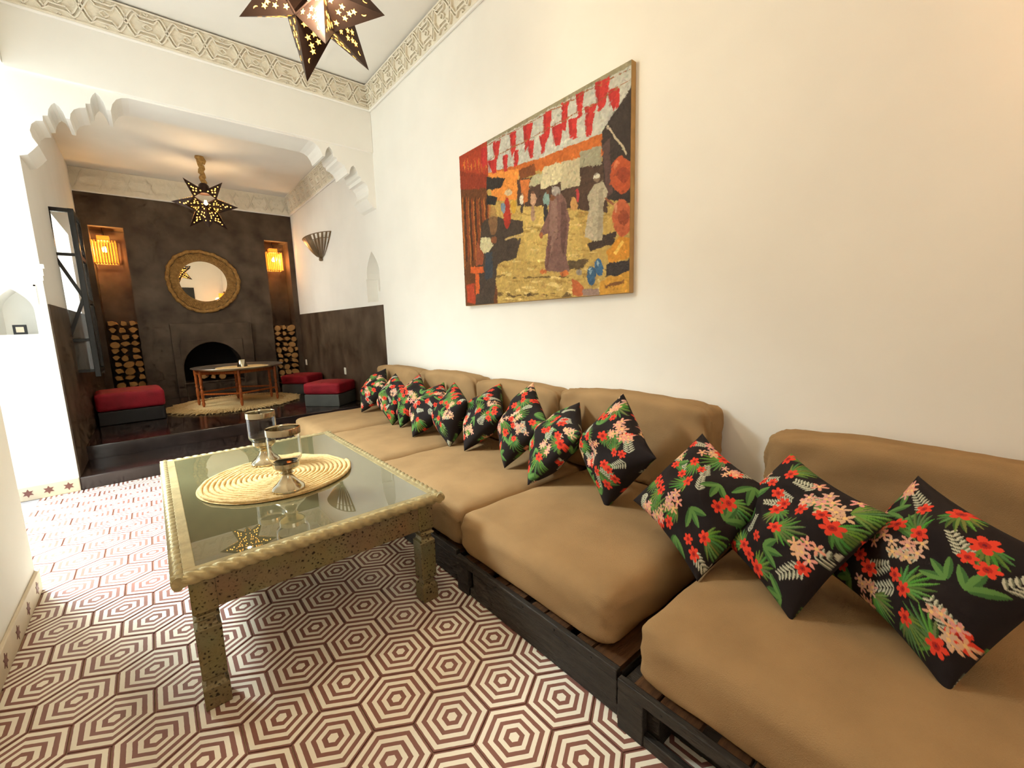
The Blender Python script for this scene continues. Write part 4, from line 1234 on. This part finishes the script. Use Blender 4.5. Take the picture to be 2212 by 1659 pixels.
tt = empty('tray_table', (0.85, 6.68, ZF), 'round tin tray on turned orange wooden legs, on the rug', 'table')
LEGP = [(0.43, 6.60), (0.40, 6.84), (0.865, 7.06), (1.235, 6.80), (1.26, 6.56), (0.805, 6.31)]
zt0, zt1 = ZF + 0.017, 0.695
turned = [(0.010, 0), (0.015, 0.02), (0.019, 0.05), (0.013, 0.065), (0.020, 0.085), (0.013, 0.105), (0.018, 0.115), (0.018, 0.21), (0.012, 0.225), (0.021, 0.25), (0.012, 0.275), (0.018, 0.29), (0.018, 0.36), (0.014, 0.372), (0.019, 0.39), (0.019, zt1 - zt0), (0, zt1 - zt0)]
for x, y in LEGP:
    obj('leg', MB().lathe([(0, 0)] + turned, (x, y, zt0), 12), TURNED, tt, auto=40)
for i, j in ((0, 5), (5, 4), (4, 3), (3, 2), (2, 1), (1, 0)):
    for z in (0.665, 0.40):
        if (i, j) in ((4, 3), (1, 0)) and z < 0.5: continue
        obj('rail', MB().obox((*LEGP[i], z), (*LEGP[j], z), (0, 0, 1), 0.014, 0.020 if z < .5 else 0.035), TURNED, tt)
obj('tray', MB().lathe([(0, 0.0), (0.44, 0.0), (0.475, 0.006), (0.51, 0.020), (0.522, 0.028), (0.520, 0.033), (0.505, 0.026), (0.472, 0.012), (0.44, 0.006), (0, 0.006)], (0.865, 6.68, zt1 + 0.001), 72), TRAY, tt, smooth=True, auto=50)
ml = MB().lathe([(0, 0.0), (0.30, 0.0), (0.305, 0.003), (0.30, 0.006), (0, 0.006)], (0.905, 6.66, zt1 + 0.0075), 48)
tag(obj('tray_mat', ml, RAFFIA), 'round straw mat inside the tin tray', 'placemat')
cu = MB().lathe([(0, 0), (0.062, 0.0), (0.062, 0.004), (0.040, 0.088), (0.036, 0.092), (0.034, 0.088), (0.03, 0.084), (0, 0.084)], (0.905, 6.66, zt1 + 0.014), 24)
tag(obj('tin_cup', cu, SILVER, auto=40), 'small upturned tin cup on the tray', 'cup')


# ------------------------------------------------------------------ poufs
def pouf(c, sx, sy, rz, zb, zc, base_m, lab):
    t = empty('box_pouf', (c[0], c[1], ZF), lab, 'pouf', 'red cushioned box seats in the alcove', rot=(0, 0, rz))
    local('base', MB().box((-sx / 2, -sy / 2, 0), (sx / 2, sy / 2, zb)), base_m, t, bevel=0.008)
    me = rounded_box(sy + 0.015, sx + 0.015, zc, 0.035, 12, puff=0.015, wrinkle=0.004, seed=int(abs(c[1]) * 10))
    o = link('cushion', me, REDFAB, t, (0, 0, zb))
    for k in (-1, 0, 1):
        local('seam', MB().tube([(k * sx * 0.25, -sy * 0.45, zc + 0.006 * (1 - abs(k))), (k * sx * 0.25, sy * 0.45, zc + 0.006 * (1 - abs(k)))], 0.003, 5), REDFAB, o)


pouf((1.70, 5.66), 0.46, 0.42, math.radians(-48), 0.15, 0.14, GREYBASE, 'red box seat with grey base, behind the end of the sofa')
pouf((1.715, 7.02), 0.42, 0.40, math.radians(-50), 0.15, 0.13, GREYBASE, 'red box seat with grey base, beyond the other by the wall')
pouf((-0.245, 6.50), 0.56, 0.58, math.radians(3), 0.15, 0.19, BLACKBASE, 'low red seat with black base, left of the tray table')

# ------------------------------------------------------------------ folding glazed shutter on the alcove's left wall
sh = empty('folding_shutter', (-0.47, 5.6, ZF), 'black framed folding glass shutter standing open by the left wall', 'shutter')
YS = 5.58
ptsL = [(-0.545, 2.30), (-0.555, 1.89), (-0.415, 1.53), (-0.558, 1.15), (-0.555, 0.86)]
bw = 0.026
for p, q in zip(ptsL, ptsL[1:]):
    obj('frame_bar', MB().obox((p[0], YS, p[1]), (q[0], YS, q[1]), (0, 1, 0), bw, 0.03), FRAMEBLACK, sh)
for z, x0 in ((2.292, -0.558), (1.91, -0.545), (1.145, -0.55), (0.86, -0.555)):
    obj('frame_bar', MB().obox((x0, YS, z), (-0.40, YS, z), (0, 1, 0), 0.034 if z > 2 else 0.026, 0.03), FRAMEBLACK, sh)
obj('stile', MB().box((-0.425, YS - 0.02, 0.80), (-0.385, YS + 0.02, 2.31)), FRAMEBLACK, sh, bevel=0.003)
obj('pane', MB().box((-0.535, YS - 0.003, 0.87), (-0.42, YS + 0.003, 2.28)), PANE, sh)
for y in (YS + 0.045, YS + 0.46):
    obj('stile', MB().box((-0.415, y - 0.02, 0.80), (-0.385, y + 0.02, 2.31)), FRAMEBLACK, sh, bevel=0.003)
for z in (0.85, 1.5, 1.9, 2.29):
    obj('frame_bar', MB().box((-0.413, YS + 0.06, z - 0.02), (-0.387, YS + 0.44, z + 0.02)), FRAMEBLACK, sh)
obj('pane', MB().box((-0.402, YS + 0.06, 0.86), (-0.398, YS + 0.44, 2.28)), PANE, sh)

# ------------------------------------------------------------------ small fittings
def plate(name, lo, hi, lab, cat, m=WHITEPLASTIC):
    t = empty(name, tuple((a + b) / 2 for a, b in zip(lo, hi)), lab, cat)
    obj('cover_plate', MB().box(lo, hi), m, t, bevel=0.004)
    c = [(a + b) / 2 for a, b in zip(lo, hi)]
    obj('rocker', MB().box((lo[0] - 0.003, c[1] - 0.012, c[2] - 0.018), (lo[0] + 0.002, c[1] + 0.012, c[2] + 0.018)), m, t, bevel=0.002)


plate('wall_switch', (XW - 0.018, 5.945, 0.54), (XW - 0.008, 6.015, 0.635), 'white switch plate on the dark dado above the near red seat', 'switch')
plate('wall_switch', (XW - 0.018, 7.86, 0.56), (XW - 0.008, 7.93, 0.655), 'white switch plate on the dark dado beside the firewood', 'switch')
fn = empty('small_frame', (-0.70, YB + 0.06, 1.21), 'tiny black square frame with cream centre standing in the jamb niche', 'frame')
obj('frame_body', MB().box((-0.737, YB + 0.05, 1.21), (-0.668, YB + 0.062, 1.279)), FRAMEBLACK, fn, bevel=0.002)
obj('picture', MB().box((-0.722, YB + 0.048, 1.225), (-0.683, YB + 0.051, 1.264)), BASETILE, fn)

# ------------------------------------------------------------------ things behind the camera that the mirror shows
pn = empty('wall_panel', (1.15, YBK + 0.02, 1.9), 'dark panel on the rear wall, seen in the round mirror', 'panel')
obj('board', MB().box((0.93, YBK + 0.001, 1.95), (1.26, YBK + 0.03, 2.55)), FRAMEBLACK, pn, bevel=0.004)
lt = empty('wall_lantern', (1.93, -0.62, 2.0), 'orange box lantern seen at the edge of the round mirror', 'lantern')
obj('lantern_box', MB().box((1.86, -0.70, 2.05), (2.02, -0.54, 2.36)), AMBER, lt, bevel=0.005)
obj('bracket', MB().box((1.99, -0.64, 1.98), (XW - 0.001, -0.60, 2.42)), SCONCE, lt)
point_light('wall_lantern_light', (1.80, -0.42, 2.15), 6, (1.0, 0.52, 0.2), 0.06)
